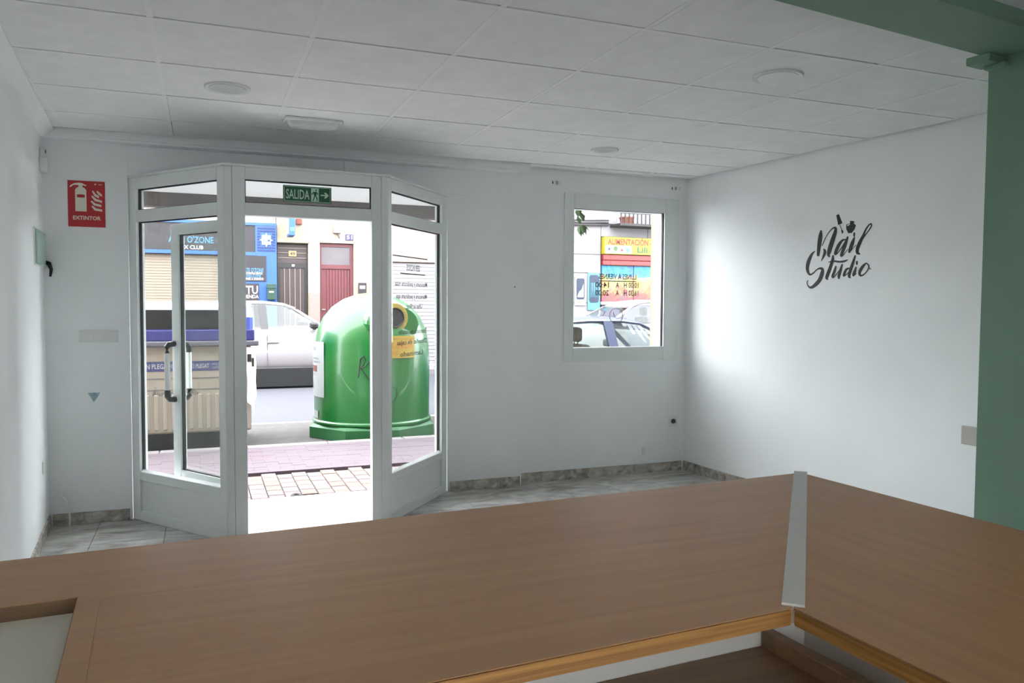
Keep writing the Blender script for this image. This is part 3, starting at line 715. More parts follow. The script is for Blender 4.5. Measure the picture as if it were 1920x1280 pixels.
# right wall frame for lettering and the grey box
R0 = Vector((xr(5.77), 5.77, 0)); RU = (Vector((xr(2), 2, 0))-R0).normalized(); RN = Vector((RU.y, -RU.x, 0)); RN = RN if RN.x < 0 else -RN
def rw(u_, z_, d=0.0): return R0+RU*u_+RN*d+Z3*z_
e = empty('junction_box', rw(2.60, 0.70), 'grey box on the right wall beside the green pier', 'box')
MB().obox(rw(2.65, 0.695), RU, RN, Z3, (-0.10, 0.0003, -0.053), (0.10, 0.016, 0.053), 0.004).build('body', m_boxgrey, e)
MB().obox(rw(2.65, 0.695), RU, RN, Z3, (-0.094, 0.016, -0.047), (0.094, 0.018, 0.047), 0.0008).build('lid', m_boxgrey, e)

STROKES = [[(1.4755,1.9429,0.0161),(1.4711,1.9061,0.0357),(1.463,1.8498,0.0346),(1.4555,1.7829,0.0242)],[(1.4881,1.843,0.0069),(1.5225,1.9023,0.0069),(1.5539,1.9382,0.0069),(1.5821,1.9562,0.0104),(1.6009,1.9521,0.0185),(1.599,1.9269,0.0277),(1.5852,1.8925,0.0346),(1.5695,1.853,0.0375),(1.552,1.8032,0.0346),(1.5463,1.7755,0.0219),(1.5601,1.7631,0.0046)],[(1.5037,1.8204,0.0081),(1.5144,1.7977,0.0242),(1.5037,1.7701,0.0196),(1.4837,1.7361,0.0035)],[(1.6886,1.871,0.0069),(1.6604,1.867,0.015),(1.6322,1.8388,0.0265),(1.6103,1.7999,0.0265),(1.604,1.78,0.0173),(1.6228,1.784,0.0081),(1.6541,1.8173,0.0069),(1.6792,1.8507,0.0069)],[(1.703,1.8839,0.015),(1.6855,1.8403,0.0265),(1.6667,1.7966,0.0265),(1.6541,1.7673,0.0208),(1.6729,1.7713,0.0069),(1.7074,1.8066,0.0046)],[(1.7576,1.8774,0.0127),(1.7419,1.8416,0.0288),(1.7262,1.803,0.0265),(1.7199,1.7861,0.015),(1.7419,1.8021,0.0046),(1.7732,1.8297,0.0046)],[(1.7845,1.8093,0.0254),(1.7845,1.7799,0.0231),(1.8077,1.7664,0.0046)],[(1.886,1.9594,0.0069),(1.8672,1.949,0.0104),(1.8453,1.9219,0.0127),(1.8265,1.8845,0.0196),(1.8014,1.8425,0.0265),(1.7858,1.8093,0.0265)],[(1.8829,1.9597,0.0081),(1.8892,1.9471,0.0092),(1.8766,1.9241,0.0081),(1.8516,1.8972,0.0069),(1.8234,1.8653,0.0081)],[(1.4273,1.8105,0.0046),(1.3972,1.7861,0.0208),(1.3709,1.7402,0.0323),(1.3608,1.6986,0.0288),(1.369,1.6641,0.0208),(1.3878,1.6478,0.0127),(1.416,1.6573,0.0104),(1.4473,1.6797,0.0092),(1.4755,1.6879,0.0138),(1.4962,1.6779,0.0231),(1.4924,1.6471,0.0334),(1.4724,1.6064,0.0323),(1.4348,1.5736,0.0277),(1.3972,1.557,0.0173),(1.3709,1.5695,0.0081),(1.3608,1.5934,0.0052),(1.369,1.609,0.0035)],[(1.5839,1.7684,0.0115),(1.5821,1.7406,0.0231),(1.5664,1.6956,0.0265),(1.5445,1.6455,0.0288),(1.5351,1.6202,0.0231),(1.5476,1.6087,0.0058)],[(1.5476,1.727,0.0046),(1.5915,1.7321,0.0115),(1.6416,1.7252,0.0127),(1.6855,1.7282,0.0138),(1.7105,1.737,0.0035)],[(1.6103,1.6939,0.0127),(1.6009,1.6639,0.0219),(1.5852,1.629,0.0196),(1.599,1.6261,0.0081),(1.6416,1.6675,0.0058)],[(1.6635,1.7042,0.0127),(1.651,1.6672,0.0231),(1.6385,1.6274,0.0231),(1.6429,1.6098,0.0069)],[(1.7231,1.6794,0.0081),(1.698,1.6705,0.0173),(1.6823,1.6411,0.0208),(1.6805,1.6302,0.0127),(1.7043,1.6404,0.0058),(1.7325,1.6717,0.0058)],[(1.767,1.7564,0.0127),(1.7513,1.7129,0.0219),(1.7325,1.6643,0.0242),(1.7231,1.6275,0.0219),(1.7356,1.6148,0.0058)],[(1.7764,1.6823,0.0115),(1.767,1.6532,0.0231),(1.7576,1.6314,0.0173),(1.7807,1.6429,0.0046)],[(1.8578,1.7081,0.0069),(1.8296,1.6851,0.0219),(1.8077,1.6518,0.0231),(1.8121,1.6297,0.015),(1.8359,1.6314,0.0092),(1.8672,1.6594,0.0081),(1.8766,1.688,0.0092),(1.8578,1.7072,0.0069)],[(1.8722,1.6795,0.0058),(1.8954,1.6656,0.0029)],[(1.7557,1.9056,0.015),(1.7557,1.8918,0.015)],[(1.7826,1.7183,0.0138),(1.7826,1.7046,0.0138)],[(1.6366,1.9717,0.0046),(1.6541,1.9351,0.0046)],[(1.651,1.9368,0.0069),(1.6592,1.9246,0.015),(1.6541,1.9125,0.0035)]]
def ribbon(mb, st, d=0.0004, th=0.0012):
    P_ = []
    n = len(st)
    for i in range(n-1):
        p0, p1, p2, p3 = st[max(i-1, 0)], st[i], st[i+1], st[min(i+2, n-1)]
        for s in range(6 if n > 2 else 1):
            t = s/6.0
            P_.append([0.5*((2*p1[c])+(-p0[c]+p2[c])*t+(2*p0[c]-5*p1[c]+4*p2[c]-p3[c])*t*t+(-p0[c]+3*p1[c]-3*p2[c]+p3[c])*t*t*t) for c in range(3)])
    P_.append(list(st[-1]))
    L_, R_ = [], []
    for i, q in enumerate(P_):
        a, b = P_[max(i-1, 0)], P_[min(i+1, len(P_)-1)]
        dx, dy = b[0]-a[0], b[1]-a[1]; l = math.hypot(dx, dy) or 1
        w = max(q[2], 0.003)/2
        L_.append(rw(q[0]-dy/l*w, q[1]+dx/l*w, d)); R_.append(rw(q[0]+dy/l*w, q[1]-dx/l*w, d))
    k = len(P_)
    for pts in (L_, R_):
        pass
    v = L_+R_+[p+RN*th for p in L_]+[p+RN*th for p in R_]
    fs = []
    for i in range(k-1):
        fs += [(i, i+1, k+i+1, k+i), (2*k+i, 3*k+i, 3*k+i+1, 2*k+i+1), (i, 2*k+i, 2*k+i+1, i+1), (k+i, k+i+1, 3*k+i+1, 3*k+i)]
    fs += [(0, k, 3*k, 2*k), (k-1, 3*k-1, 4*k-1, 2*k-1)]
    mb.add(v, fs)
    for q in (st[0], st[-1]):
        if q[2] > 0.011: mb.poly([(q[0]+math.cos(t*math.pi/6)*q[2]/2, q[1]+math.sin(t*math.pi/6)*q[2]/2) for t in range(12)], R0+RN*d, RU, Z3, th, en=RN)
nl = empty('wall_lettering', rw(1.62, 1.8), 'black brush script nail studio lettering with a polish bottle on the right wall', 'wall decal')
for nm, idx in (('upper_word', range(0, 9)), ('lower_word', range(9, 19)), ('i_dot', (19,)), ('i_dot', (20,)), ('polish_brush', (21, 22))):
    k = MB()
    for i in idx: ribbon(k, STROKES[i])
    if nm == 'polish_brush': k.poly([(1.604, 2.0402), (1.6259, 2.0456), (1.6573, 1.9824), (1.6228, 1.9714)], R0+RN*0.0004, RU, Z3, 0.0012, en=RN)
    k.build(nm, m_decal, nl)
MB().poly([(1.7199, 1.9916), (1.7532, 1.9861), (1.7494, 1.9716), (1.767, 1.9578), (1.7576, 1.934), (1.7356, 1.9111), (1.7074, 1.9109), (1.6905, 1.9396), (1.6886, 1.9696), (1.7199, 1.9758)], R0+RN*0.0004, RU, Z3, 0.0012, en=RN).build('polish_bottle', m_decal, nl)
MB().poly([(1.694, 1.964), (1.716, 1.973), (1.722, 1.968), (1.702, 1.958)], R0+RN*0.0016, RU, Z3, 0.0004, en=RN).build('bottle_gleam', m_wall, nl)

# ------------------------------------------------------------------ street: paving, kerb, road
RZ = -0.08
pv = struct('pavement', MB().box((-9, 6.0, -0.3), (16, 8.2, -0.050)).box((-0.43, 4.9, -0.3), (1.71, 6.0, -0.125)), m_joint, 'brick paved pavement between the shop and the kerb', 'pavement')
ORG[pv.name] = Vector((0, 0, 0))
th = struct('porch_floor', MB().poly([(A[0]+0.05, 5.70), (B1[0]+0.03, 5.0), (C2[0]-0.03, 5.04), (D[0]-0.05, 5.70)], (0, 0, -0.004), X3, Y3, 0.006).box((-0.42, 5.70, -0.10), (1.70, 5.945, 0.001)), m_thresh, 'white marble threshold slab of the porch', 'floor')
bmats = (m_brick1, m_brick2, m_brick3)
meshes = []
for m in bmats:
    t = MB().rbox((0.0025, 0.003, -0.055), (0.1195, 0.159, 0.0), 0.004, 1).build('paving_brick', m); meshes.append(t.data); bpy.data.objects.remove(t)
nb_ = 0
for i in range(45):
    for j in range(7):
        x, y = -1.75+i*0.122, 5.96+j*0.162-(0.081 if i % 2 else 0.02*(i % 3))
        if y < 5.94 or y > 6.84 or nb_ >= 298: continue
        o = bpy.data.objects.new('paving_brick', random.choice(meshes)); COL.objects.link(o); o.parent = pv
        o.location = (x, y, -0.020+random.uniform(-0.002, 0.002)); nb_ += 1
far = MB()
for j in range(11):
    y = 6.99+j*0.11
    x = -3.0+(0.11 if j % 2 else 0)
    while x < 6.0:
        far.box((x, y, -0.06), (x+0.2185, y+0.1085, -0.020+random.uniform(-0.001, 0.001))); x += 0.22
far.build('paver_field', m_paverfar, pv, kind='stuff')
kb = empty('kerb', (0, 8.25, RZ), 'row of pale kerb stones edging the pavement by the bins', 'kerb', kind='structure')
for i in range(16):
    MB().rbox((-6+i*0.8+0.003, 8.195, RZ-0.1), (-6+(i+1)*0.8-0.003, 8.33, -0.012+random.uniform(-0.002, 0.002)), 0.008, 1).build('kerb_stone', m_kerb, kb)
rd = struct('road', MB().box((-12, 8.2, -0.4), (22, 10.2, RZ)), m_asphalt2, 'worn grey parking strip and blue grey asphalt street', 'road')
ORG[rd.name] = Vector((0, 0, 0))
MB().box((-12, 10.2, -0.4), (22, 16.45, RZ)).build('carriageway', m_asphalt, rd)
MB().box((-8, 10.2, RZ), (14, 10.29, RZ+0.003)).build('parking_line', m_roadline, rd, label='white painted line')
struct('far_pavement', MB().rbox((-12, 16.45, -0.4), (22, 17.55, 0.03), 0.01, 1), m_kerb, 'pavement on the far side of the street', 'pavement')
dr = empty('floor_drain', (0.637, 5.97, -0.02), 'small round metal drain where the threshold meets the bricks', 'drain')
MB().lathe([(0.022, 0.022), (0.032, 0.028), (0.040, 0.022), (0.040, 0.0), (0.022, 0.0)], (0.637, 5.985, -0.020), n=24).build('ring', m_iron, dr, smooth=True)
MB().lathe([(0.0, 0.012), (0.021, 0.012), (0.021, 0.0), (0.0, 0.0)], (0.637, 5.985, -0.020), n=24).build('plug', m_alu, dr)

# ------------------------------------------------------------------ green glass bank
GC = Vector((1.85, 9.16, 0)); cdir = math.atan2(-GC.y, -GC.x)
gb = empty('glass_bank', (GC.x, GC.y, RZ), 'green dome shaped glass recycling bank beside the kerb', 'recycling bin')
MB().lathe([(0.0, 0.02), (0.655, 0.02), (0.664, 0.14), (0.666, 0.75), (0.655, 0.98), (0.625, 1.13), (0.56, 1.27), (0.46, 1.39), (0.33, 1.48), (0.17, 1.54), (0.0, 1.56)], (GC.x, GC.y, 0), n=64).build('dome', m_igloo, gb, smooth=True)
k = MB(); rings = []
for rr, z in ((0.74, RZ+0.005), (0.74, 0.045), (0.70, 0.07), (0.655, 0.078)):
    rings.append([Vector((GC.x+rr*1.02*math.cos(cdir+math.pi/8+t*math.pi/4), GC.y+rr*1.02*math.sin(cdir+math.pi/8+t*math.pi/4), z)) for t in range(8)])
k.loft(rings).build('base', m_igloodk, gb)
MB().lathe([(0.664, 0.075), (0.684, 0.085), (0.684, 0.105), (0.664, 0.12)], (GC.x, GC.y, 0), n=64).build('rim', m_igloo, gb, smooth=True)
fa = cdir+math.radians(24); FN = Vector((math.cos(fa), math.sin(fa), 0)); FU = Vector((-FN.y, FN.x, 0))
ap = []
for t in range(17):
    a_ = math.pi*t/16; ap.append((0.31*math.cos(a_), 1.20+0.225*math.sin(a_)))
ap = [(-0.27, 1.09)]+list(reversed(ap))+[(0.27, 1.09)]
k = MB(); fo = GC
def fpt(u_, z_, d): return GC+FN*d+FU*u_+Z3*z_
k.loft([[fpt(u_*1.08, z_+0.01, 0.30) for u_, z_ in ap], [fpt(u_*1.03, z_+0.005, 0.570) for u_, z_ in ap], [fpt(u_*0.94, 1.09+(z_-1.09)*0.95, 0.603) for u_, z_ in ap]])
k.build('mouth_panel', m_igloo, gb)
MB().lathe([(0.105, 0.0), (0.160, 0.0), (0.160, 0.006), (0.105, 0.006)], fpt(0.0, 1.275, 0.602), FU, Z3, FN, 40).build('mouth_label', m_yellow, gb)
MB().lathe([(0.0, 0.004), (0.094, 0.004), (0.104, 0.022), (0.110, 0.022), (0.110, 0.0), (0.0, 0.0)], fpt(0.0, 1.275, 0.602), FU, Z3, FN, 40).build('mouth', m_black, gb)
k = MB()
for i, ch in enumerate('VIDRIO ENVASES DE VIDRIO '):
    a_ = math.pi*0.95-i*2*math.pi/25
    ru = FU*math.sin(a_)-Z3*math.cos(a_); rv = FU*math.cos(a_)+Z3*math.sin(a_)
    if ch != ' ': text(k, ch, fpt(0, 1.275, 0.6085)+rv*0.120-ru*0.01, ru, rv, 0.026, 0.02, 0.0004, 0.0, en=FN)
k.build('ring_lettering', m_paperprint, gb)
def patch(name, a0, a1, z0, z1, m, rr=0.6695, n=10, lab=None):
    v = []; fs = []
    for i in range(n+1):
        t = cdir+math.radians(a0+(a1-a0)*i/n); q = Vector((math.cos(t), math.sin(t), 0))
        for dr_ in (0.0, 0.003): v += [GC+q*(rr+dr_)+Z3*z0, GC+q*(rr+dr_)+Z3*z1]
    for i in range(n):
        b = i*4; fs += [(b+2, b+6, b+7, b+3), (b, b+1, b+5, b+4), (b+1, b+3, b+7, b+5), (b, b+4, b+6, b+2)]
    fs += [(0, 2, 3, 1), (n*4, n*4+1, n*4+3, n*4+2)]
    return MB().add(v, fs).build(name, m, gb, label=lab)
def curved(mb, s, a0, z, h, w, rr=0.6728, bold=0.0):    # lettering wrapped round the body, w in degrees
    t = MB(); text(t, s, (0, 0, 0), X3, Z3, h, 1.0, 0.0, bold, en=(0, -1, 0))
    def mp(p):
        q = cdir+math.radians(a0+w*p.x); return GC+Vector((math.cos(q), math.sin(q), 0))*(rr)+Z3*(z+p.z)
    mb.add([mp(p) for p in t.v], t.f)
patch('warning_label', 5, 44, 0.83, 1.075, m_yellow, lab='yellow reminder label')
k = MB(); curved(k, 'RECUERDA', 6.5, 0.935, 0.06, 35); curved(k, 'VIDRIO', 12, 0.865, 0.045, 14); k.build('reminder_lettering', m_orange, gb)
patch('label_line', 5.5, 43.5, 1.04, 1.045, m_orange, 0.6725)
patch('info_label', -94, -52, 0.38, 1.0, m_paper, lab='white information label on the flank')
k = MB()
for z, w, h, s in ((0.90, 14, 0.04, 'VIDRE'), (0.80, 20, 0.02, 'SOLS ENVASOS'), (0.76, 24, 0.022, 'DE VIDRE NETS'), (0.62, 14, 0.02, 'GRACIES'), (0.45, 5, 0.10, 'B')):
    curved(k, s, -82, z, h, w)
k.build('info_lettering', m_paperprint, gb)
patch('info_square', -80, -66, 0.66, 0.73, m_terra, 0.6726)
patch('small_sticker', -78, -64, 0.14, 0.22, m_paper)
def scrawl(pts, rad=0.006):
    MB().tube([GC+Vector((math.cos(cdir+math.radians(a_)), math.sin(cdir+math.radians(a_)), 0))*0.6665+Z3*z for a_, z in pts], rad, 6).build('graffiti_stroke', m_decal, gb, label='spray scrawl stroke')
scrawl([(-13, 0.62), (-12, 0.74), (-11, 0.83), (-8, 0.86), (-6, 0.82), (-8, 0.76), (-11, 0.73), (-7, 0.67), (-3, 0.60)])
scrawl([(-12, 0.72), (-7, 0.74), (-3, 0.80)])
scrawl([(17, 0.36), (21, 0.36), (24, 0.42), (23, 0.50), (19, 0.52), (16, 0.50)], 0.004)
scrawl([(17, 0.54), (17.5, 0.62)], 0.004)

# ------------------------------------------------------------------ paper container
pb = empty('paper_container', (-0.5, 9.05, RZ), 'large beige paper container with a violet blue lid behind the glazed bay', 'recycling bin')
BX0, BX1, BY0, BY1 = -1.75, 0.47, 8.62, 9.65
MB().rbox((BX0, BY0, 0.10), (BX1, BY1, 1.00), 0.02).build('body', m_binbeige, pb)
k = MB()
for i in range(26): k.rbox((BX0+0.06+i*0.082, BY0-0.012, 0.14), (BX0+0.10+i*0.082, BY0+0.005, 0.50), 0.008, 1)
k.build('rib_panel', m_binbeige, pb)
k = MB()
for z in (0.545, 0.66): k.box((BX0+0.02, BY0-0.004, z), (BX1-0.02, BY0+0.003, z+0.006))
k.build('seam', m_bingrey, pb)
MB().box((BX0+0.05, BY0+0.05, RZ+0.001), (BX1-0.05, BY1-0.05, 0.10)).build('plinth', m_black, pb)  # black block put in for the shadow under the container
MB().rbox((BX0-0.06, BY0-0.05, 0.985), (0.545, BY1+0.04, 1.04), 0.012).build('rim', m_bingrey, pb)
MB().rbox((BX0-0.03, BY0-0.025, 1.04), (0.505, BY1+0.02, 1.155), 0.012).build('lid_lip', m_binviolet, pb)
MB().box((BX0+0.02, BY0+0.16, 1.155), (0.27, BY1-0.02, 1.36)).build('slot', m_black, pb)
rings = []
for x in (0.27, 0.30, 0.46, 0.49):
    ins = 0.0 if 0.28 < x < 0.47 else 0.02
    rings.append([Vector((x, y, z)) for y, z in ((BY0-0.01+ins, 1.155), (BY0+0.0+ins, 1.28), (BY0+0.06+ins, 1.40-ins), (BY0+0.14, 1.438-ins), (BY1-0.1, 1.438-ins), (BY1-ins, 1.155))])
MB().loft(rings).build('lid_cheek', m_binblue, pb)
rings = []
for x in (BX0-0.01, 0.27):
    rings.append([Vector((x, y, z)) for y, z in ((BY0-0.01, 1.355), (BY0+0.02, 1.385), (BY0+0.14, 1.44), (BY1-0.1, 1.44), (BY1, 1.36))])
MB().loft(rings).build('lid', m_binblue, pb)
MB().rbox((BX0+0.03, BY0-0.003, 0.735), (0.20, BY0+0.001, 0.835), 0.001, 1).build('label_band', m_bandblue, pb)
k = MB()
text(k, 'PAPEL Y CARTÓN PLEGADO', (-0.88, BY0-0.0035, 0.762), X3, Z3, 0.05, 0.62, 0.0005, 0.01, en=(0, -1, 0))
text(k, 'CARTRÓ PLEGAT', (-0.22, BY0-0.0035, 0.764), X3, Z3, 0.045, 0.28, 0.0005, 0.01, en=(0, -1, 0))
text(k, 'INCLOEU', (0.09, BY0-0.0035, 0.792), X3, Z3, 0.022, 0.09, 0.0005, 0.0, en=(0, -1, 0)); text(k, 'CARTRÓ', (0.09, BY0-0.0035, 0.755), X3, Z3, 0.022, 0.08, 0.0005, 0.0, en=(0, -1, 0))
k.build('band_lettering', m_white, pb)
k = MB(); text(k, "Ajuntament d'Elx", (-0.475, BY0-0.0015, 0.49), X3, Z3, 0.05, 0.44, 0.0005, 0.0, en=(0, -1, 0)); k.build('town_lettering', m_texgrey, pb)
k = MB().poly([(0.405, 0.97), (0.505, 0.97), (0.520, 0.80), (0.513, 0.62), (0.522, 0.45), (0.500, 0.40), (0.492, 0.27), (0.470, 0.36), (0.425, 0.40), (0.432, 0.62)], (0, BY0-0.03, 0), X3, Z3, 0.012, en=(0, -1, 0))
k.build('torn_sheet', m_lens, pb, label='torn grey plastic sheet')
MB().rbox((0.43, BY0-0.055, 0.82), (0.47, BY0-0.04, 0.90), 0.003).rbox((0.475, BY0-0.055, 0.77), (0.495, BY0-0.04, 0.86), 0.003).build('latch', m_black, pb)

# ------------------------------------------------------------------ cars
def car(name, label, xb, dr_, y0, w, gz, D, paint, grp=None):
    """xb: x of the middle pillar, dr_: +1 faces +X; D: stations measured forward from that pillar, heights above the road"""
    e = empty(name, (xb, y0+w/2, gz), label, 'car')
    hw = w/2; yc = y0+hw
    def P(s, y, z): return Vector((xb+dr_*s, yc+y, gz+z))
    rings = []
    for s, zt, zb, k_ in D['body']:
        h = hw*k_
        half = [(0.0, zb), (h*0.86, zb), (h*0.97, zb+0.10), (h, zb+(zt-zb)*0.45), (h*0.985, zt-0.10*(zt-zb)), (h*0.93, zt), (0.0, zt+0.015)]
        rings.append([P(s, y, z) for y, z in half]+[P(s, -y, z) for y, z in reversed(half[1:-1])])
    MB().loft(rings).build('body', paint, e, smooth=True)
    wr, belt = hw*D.get('wr', 0.74), D['belt']; wb_ = hw*0.95
    rings = []
    for s, z in D['roof']:
        half = [(wr-0.02, z-0.05), (wr, z-0.02), (wr*0.86, z+0.012), (wr*0.45, z+0.028), (0.0, z+0.032)]
        rings.append([P(s, y, z_) for y, z_ in half]+[P(s, -y, z_) for y, z_ in reversed(half[:-1])])
    MB().loft(rings).build('roof', paint, e, smooth=True)
    f0, r0 = D['roof'][-1], D['roof'][0]
    af, ar = D['a_base'], D['c_base']
    def rz(s):
        q = D['roof']
        for i in range(len(q)-1):
            if q[i][0] <= s <= q[i+1][0]:
                t = (s-q[i][0])/(q[i+1][0]-q[i][0]); return q[i][1]*(1-t)+q[i+1][1]*t
        return q[-1][1]
    for sg in (-1, 1):
        for s0, s1, wd in ((af, f0[0], 0.07), (0.0, -0.03, 0.13), (ar, r0[0], D.get('cw', 0.14))):
            z1 = rz(s1)
            p = [P(s0-wd/2, sg*wb_, belt-0.02), P(s0+wd/2, sg*wb_, belt-0.02), P(s1+wd/2, sg*(wr-0.005), z1-0.02), P(s1-wd/2, sg*(wr-0.005), z1-0.02)]
            inn = Vector((0, -sg*0.045, 0))
            MB().hexa([p[0], p[1], p[1]+inn, p[0]+inn, p[3], p[2], p[2]+inn, p[3]+inn]).build('pillar', paint if wd < 0.12 or D.get('bp', 0) else m_black, e)
        for a0, a1, t0, t1 in ((0.06, af-0.03, 0.03, f0[0]-0.03), (ar+0.06, -0.06, r0[0]+0.06, -0.09)):
            n = 8; lo = [P(a0+(a1-a0)*i/n, sg*(wb_-0.012), belt) for i in range(n+1)]; up = [P(t0+(t1-t0)*i/n, sg*(wr-0.016), rz(t0+(t1-t0)*i/n)-0.04) for i in range(n+1)]
            m = MB(); v = lo+up; q = [(i, i+1, n+2+i, n+1+i) for i in range(n)]
            m.add(v, q); m.build('side_window', m_carglass, e)
        k = MB(); k.box([min(i, j) for i, j in zip(P(af-0.26, sg*hw*0.97, belt-0.03), P(af-0.20, sg*(hw+0.02), belt+0.01))], [max(i, j) for i, j in zip(P(af-0.26, sg*hw*0.97, belt-0.03), P(af-0.20, sg*(hw+0.02), belt+0.01))])
        k.rbox([min(a_, b_) for a_, b_ in zip(P(af-0.32, sg*(hw+0.01), belt-0.01), P(af-0.18, sg*(hw+0.19), belt+0.10))], [max(a_, b_) for a_, b_ in zip(P(af-0.32, sg*(hw+0.01), belt-0.01), P(af-0.18, sg*(hw+0.19), belt+0.10))], 0.03)
        k.build('wing_mirror', m_black, e)
        for hs in (-0.02, -0.95):
            a_, b_ = P(hs+0.06, sg*(hw-0.01), belt-0.26), P(hs+0.26, sg*(hw+0.022), belt-0.225)
            MB().rbox([min(i, j) for i, j in zip(a_, b_)], [max(i, j) for i, j in zip(a_, b_)], 0.008, 1).build('door_handle', paint, e)
        for ss in (0.04, af+0.02): MB().bar(P(ss, sg*(hw*0.975), D['sill']+0.05), P(ss, sg*(hw*1.0), belt-0.12), 0.012, 0.02).build('door_seam', m_bingrey, e)
        a_, b_ = P(D['wheels'][0], sg*(hw*0.80), 0.02), P(D['wheels'][1], sg*(hw*0.985), D['sill']+0.02)
        MB().rbox([min(i, j) for i, j in zip(a_, b_)], [max(i, j) for i, j in zip(a_, b_)], 0.02, 1).build('sill', m_black, e)  # black sill drawn down to take in the shadow under the car
        for ws in D['wheels']:
            R_ = D.get('wr_', 0.32)
            t = MB().lathe([(R_*0.62, -0.10), (R_*0.92, -0.11), (R_, -0.08), (R_, 0.08), (R_*0.92, 0.11), (R_*0.62, 0.10)], P(ws, sg*(hw-0.10), R_), X3, Z3, Y3, 28).build('wheel', m_tyre, e, smooth=True)
            MB().lathe([(0.0, 0.012), (R_*0.2, 0.016), (R_*0.5, 0.0), (R_*0.62, 0.014), (R_*0.62, -0.05), (0.0, -0.05)], P(ws, sg*(hw+0.002), R_), X3, Z3, Y3*sg, 28).build('rim', m_rim, t, smooth=True)
    for s0, s1, nm in ((af, f0[0], 'windscreen'), (ar-0.02, r0[0], 'rear_window')):
        v = [P(s0, -wb_+0.05, belt), P(s0, wb_-0.05, belt), P(s1, wr-0.05, rz(s1)-0.02), P(s1, -wr+0.05, rz(s1)-0.02)]
        MB().add(v, [(0, 1, 2, 3)]).build(nm, m_carglass, e)
    for ss in (0.0, -0.85):
        for yy in (-0.36, 0.36):
            a_, b_ = P(ss-0.40, yy-0.21, belt-0.35), P(ss-0.24, yy+0.21, belt+0.10)
            st = MB().rbox([min(i, j) for i, j in zip(a_, b_)], [max(i, j) for i, j in zip(a_, b_)], 0.05).build('seat', m_seat, e)
            a_, b_ = P(ss-0.42, yy-0.12, belt+0.13), P(ss-0.32, yy+0.12, belt+0.32)
            k = MB().rbox([min(i, j) for i, j in zip(a_, b_)], [max(i, j) for i, j in zip(a_, b_)], 0.045)
            k.tube([P(ss-0.37, yy-0.05, belt+0.05), P(ss-0.37, yy-0.05, belt+0.15)], 0.008, 6).tube([P(ss-0.37, yy+0.05, belt+0.05), P(ss-0.37, yy+0.05, belt+0.15)], 0.008, 6)
            k.build('headrest', m_seat, st)
    fb = D['body'][-2]
    for sg in (-1, 1):
        a_, b_ = P(fb[0]-0.25, sg*hw*0.55, fb[1]-0.17), P(fb[0]+0.02, sg*hw*0.86, fb[1]-0.05)
        MB().rbox([min(i, j) for i, j in zip(a_, b_)], [max(i, j) for i, j in zip(a_, b_)], 0.03).build('headlight', m_lens, e)
    return e
suv = dict(body=[(-1.3, 0.80, 0.40, 0.72), (-2.12, 1.05, 0.36, 0.86), (-1.7, 1.07, 0.33, 0.98), (-0.6, 1.07, 0.33, 1.0), (0.98, 1.07, 0.33, 1.0), (1.5, 1.03, 0.33, 0.98), (1.95, 0.93, 0.35, 0.90), (2.12, 0.70, 0.40, 0.74)],
           roof=[(-1.62, 1.44), (-1.2, 1.50), (-0.5, 1.525), (0.0, 1.525), (0.36, 1.49), (0.55, 1.42)], belt=1.07, a_base=1.08, c_base=-1.95, sill=0.36, wheels=(-1.28, 1.36), cw=0.2)
car('white_car', 'white car parked across the street, seen through the open doorway', 1.02, 1, 14.40, 1.78, RZ, suv, m_carwhite)
sed = dict(body=[(-2.0, 0.72, 0.34, 0.72), (-1.9, 0.86, 0.30, 0.86), (-1.5, 0.88, 0.26, 0.98), (-0.6, 0.88, 0.26, 1.0), (0.95, 0.88, 0.26, 1.0), (1.5, 0.82, 0.26, 0.98), (1.85, 0.72, 0.28, 0.90), (2.0, 0.55, 0.32, 0.74)],
           roof=[(-1.15, 1.24), (-0.8, 1.295), (-0.3, 1.325), (0.15, 1.325), (0.45, 1.29), (0.62, 1.22)], belt=0.90, a_base=1.05, c_base=-1.55, sill=0.30, wheels=(-1.25, 1.28), wr_=0.29, bp=1, cw=0.22)
car('blue_car', 'blue car parked outside the window with its seats showing through the glass', 4.86, 1, 8.70, 1.60, RZ, sed, m_carblue)
van = dict(body=[(-2.0, 0.90, 0.40, 0.72), (-1.95, 1.10, 0.36, 0.90), (-1.5, 1.12, 0.33, 1.0), (-0.6, 1.12, 0.33, 1.0), (0.95, 1.12, 0.33, 1.0), (1.4, 1.08, 0.33, 0.98), (1.8, 0.95, 0.35, 0.90), (1.95, 0.70, 0.40, 0.74)],
           roof=[(-1.7, 1.54), (-1.2, 1.58), (-0.5, 1.60), (0.0, 1.60), (0.30, 1.57), (0.50, 1.50)], belt=1.14, a_base=1.15, c_base=-1.85, sill=0.38, wheels=(-1.2, 1.25), cw=0.2)
car('white_van', 'white van parked behind the blue car, facing the other way', 9.0, -1, 14.40, 1.70, RZ, van, m_carwhite)

# ------------------------------------------------------------------ houses across the street
FY = 17.5
def slats(e, x0, x1, z0, z1, p, m, y=FY, nm='slat'):
    n = int(round((z1-z0)/p)); me = None
    for i in range(n):
        z = z0+i*(z1-z0)/n
        if me is None:
            me = MB().hexa([Vector(q)-Vector((0, 0, z)) for q in ((x0, y-0.008, z), (x1, y-0.008, z), (x1, y+0.03, z), (x0, y+0.03, z), (x0, y+0.000, z+p*0.94), (x1, y+0.000, z+p*0.94), (x1, y+0.03, z+p*0.94), (x0, y+0.03, z+p*0.94))])
            o = me.build(nm, m); L = ORG[e.name]; o.parent = e; me = o.data; o.location = Vector((0, 0, z))-L
        else:
            o2 = bpy.data.objects.new(nm, me); COL.objects.link(o2); o2.parent = e; o2.location = Vector((0, 0, z))-ORG[e.name]
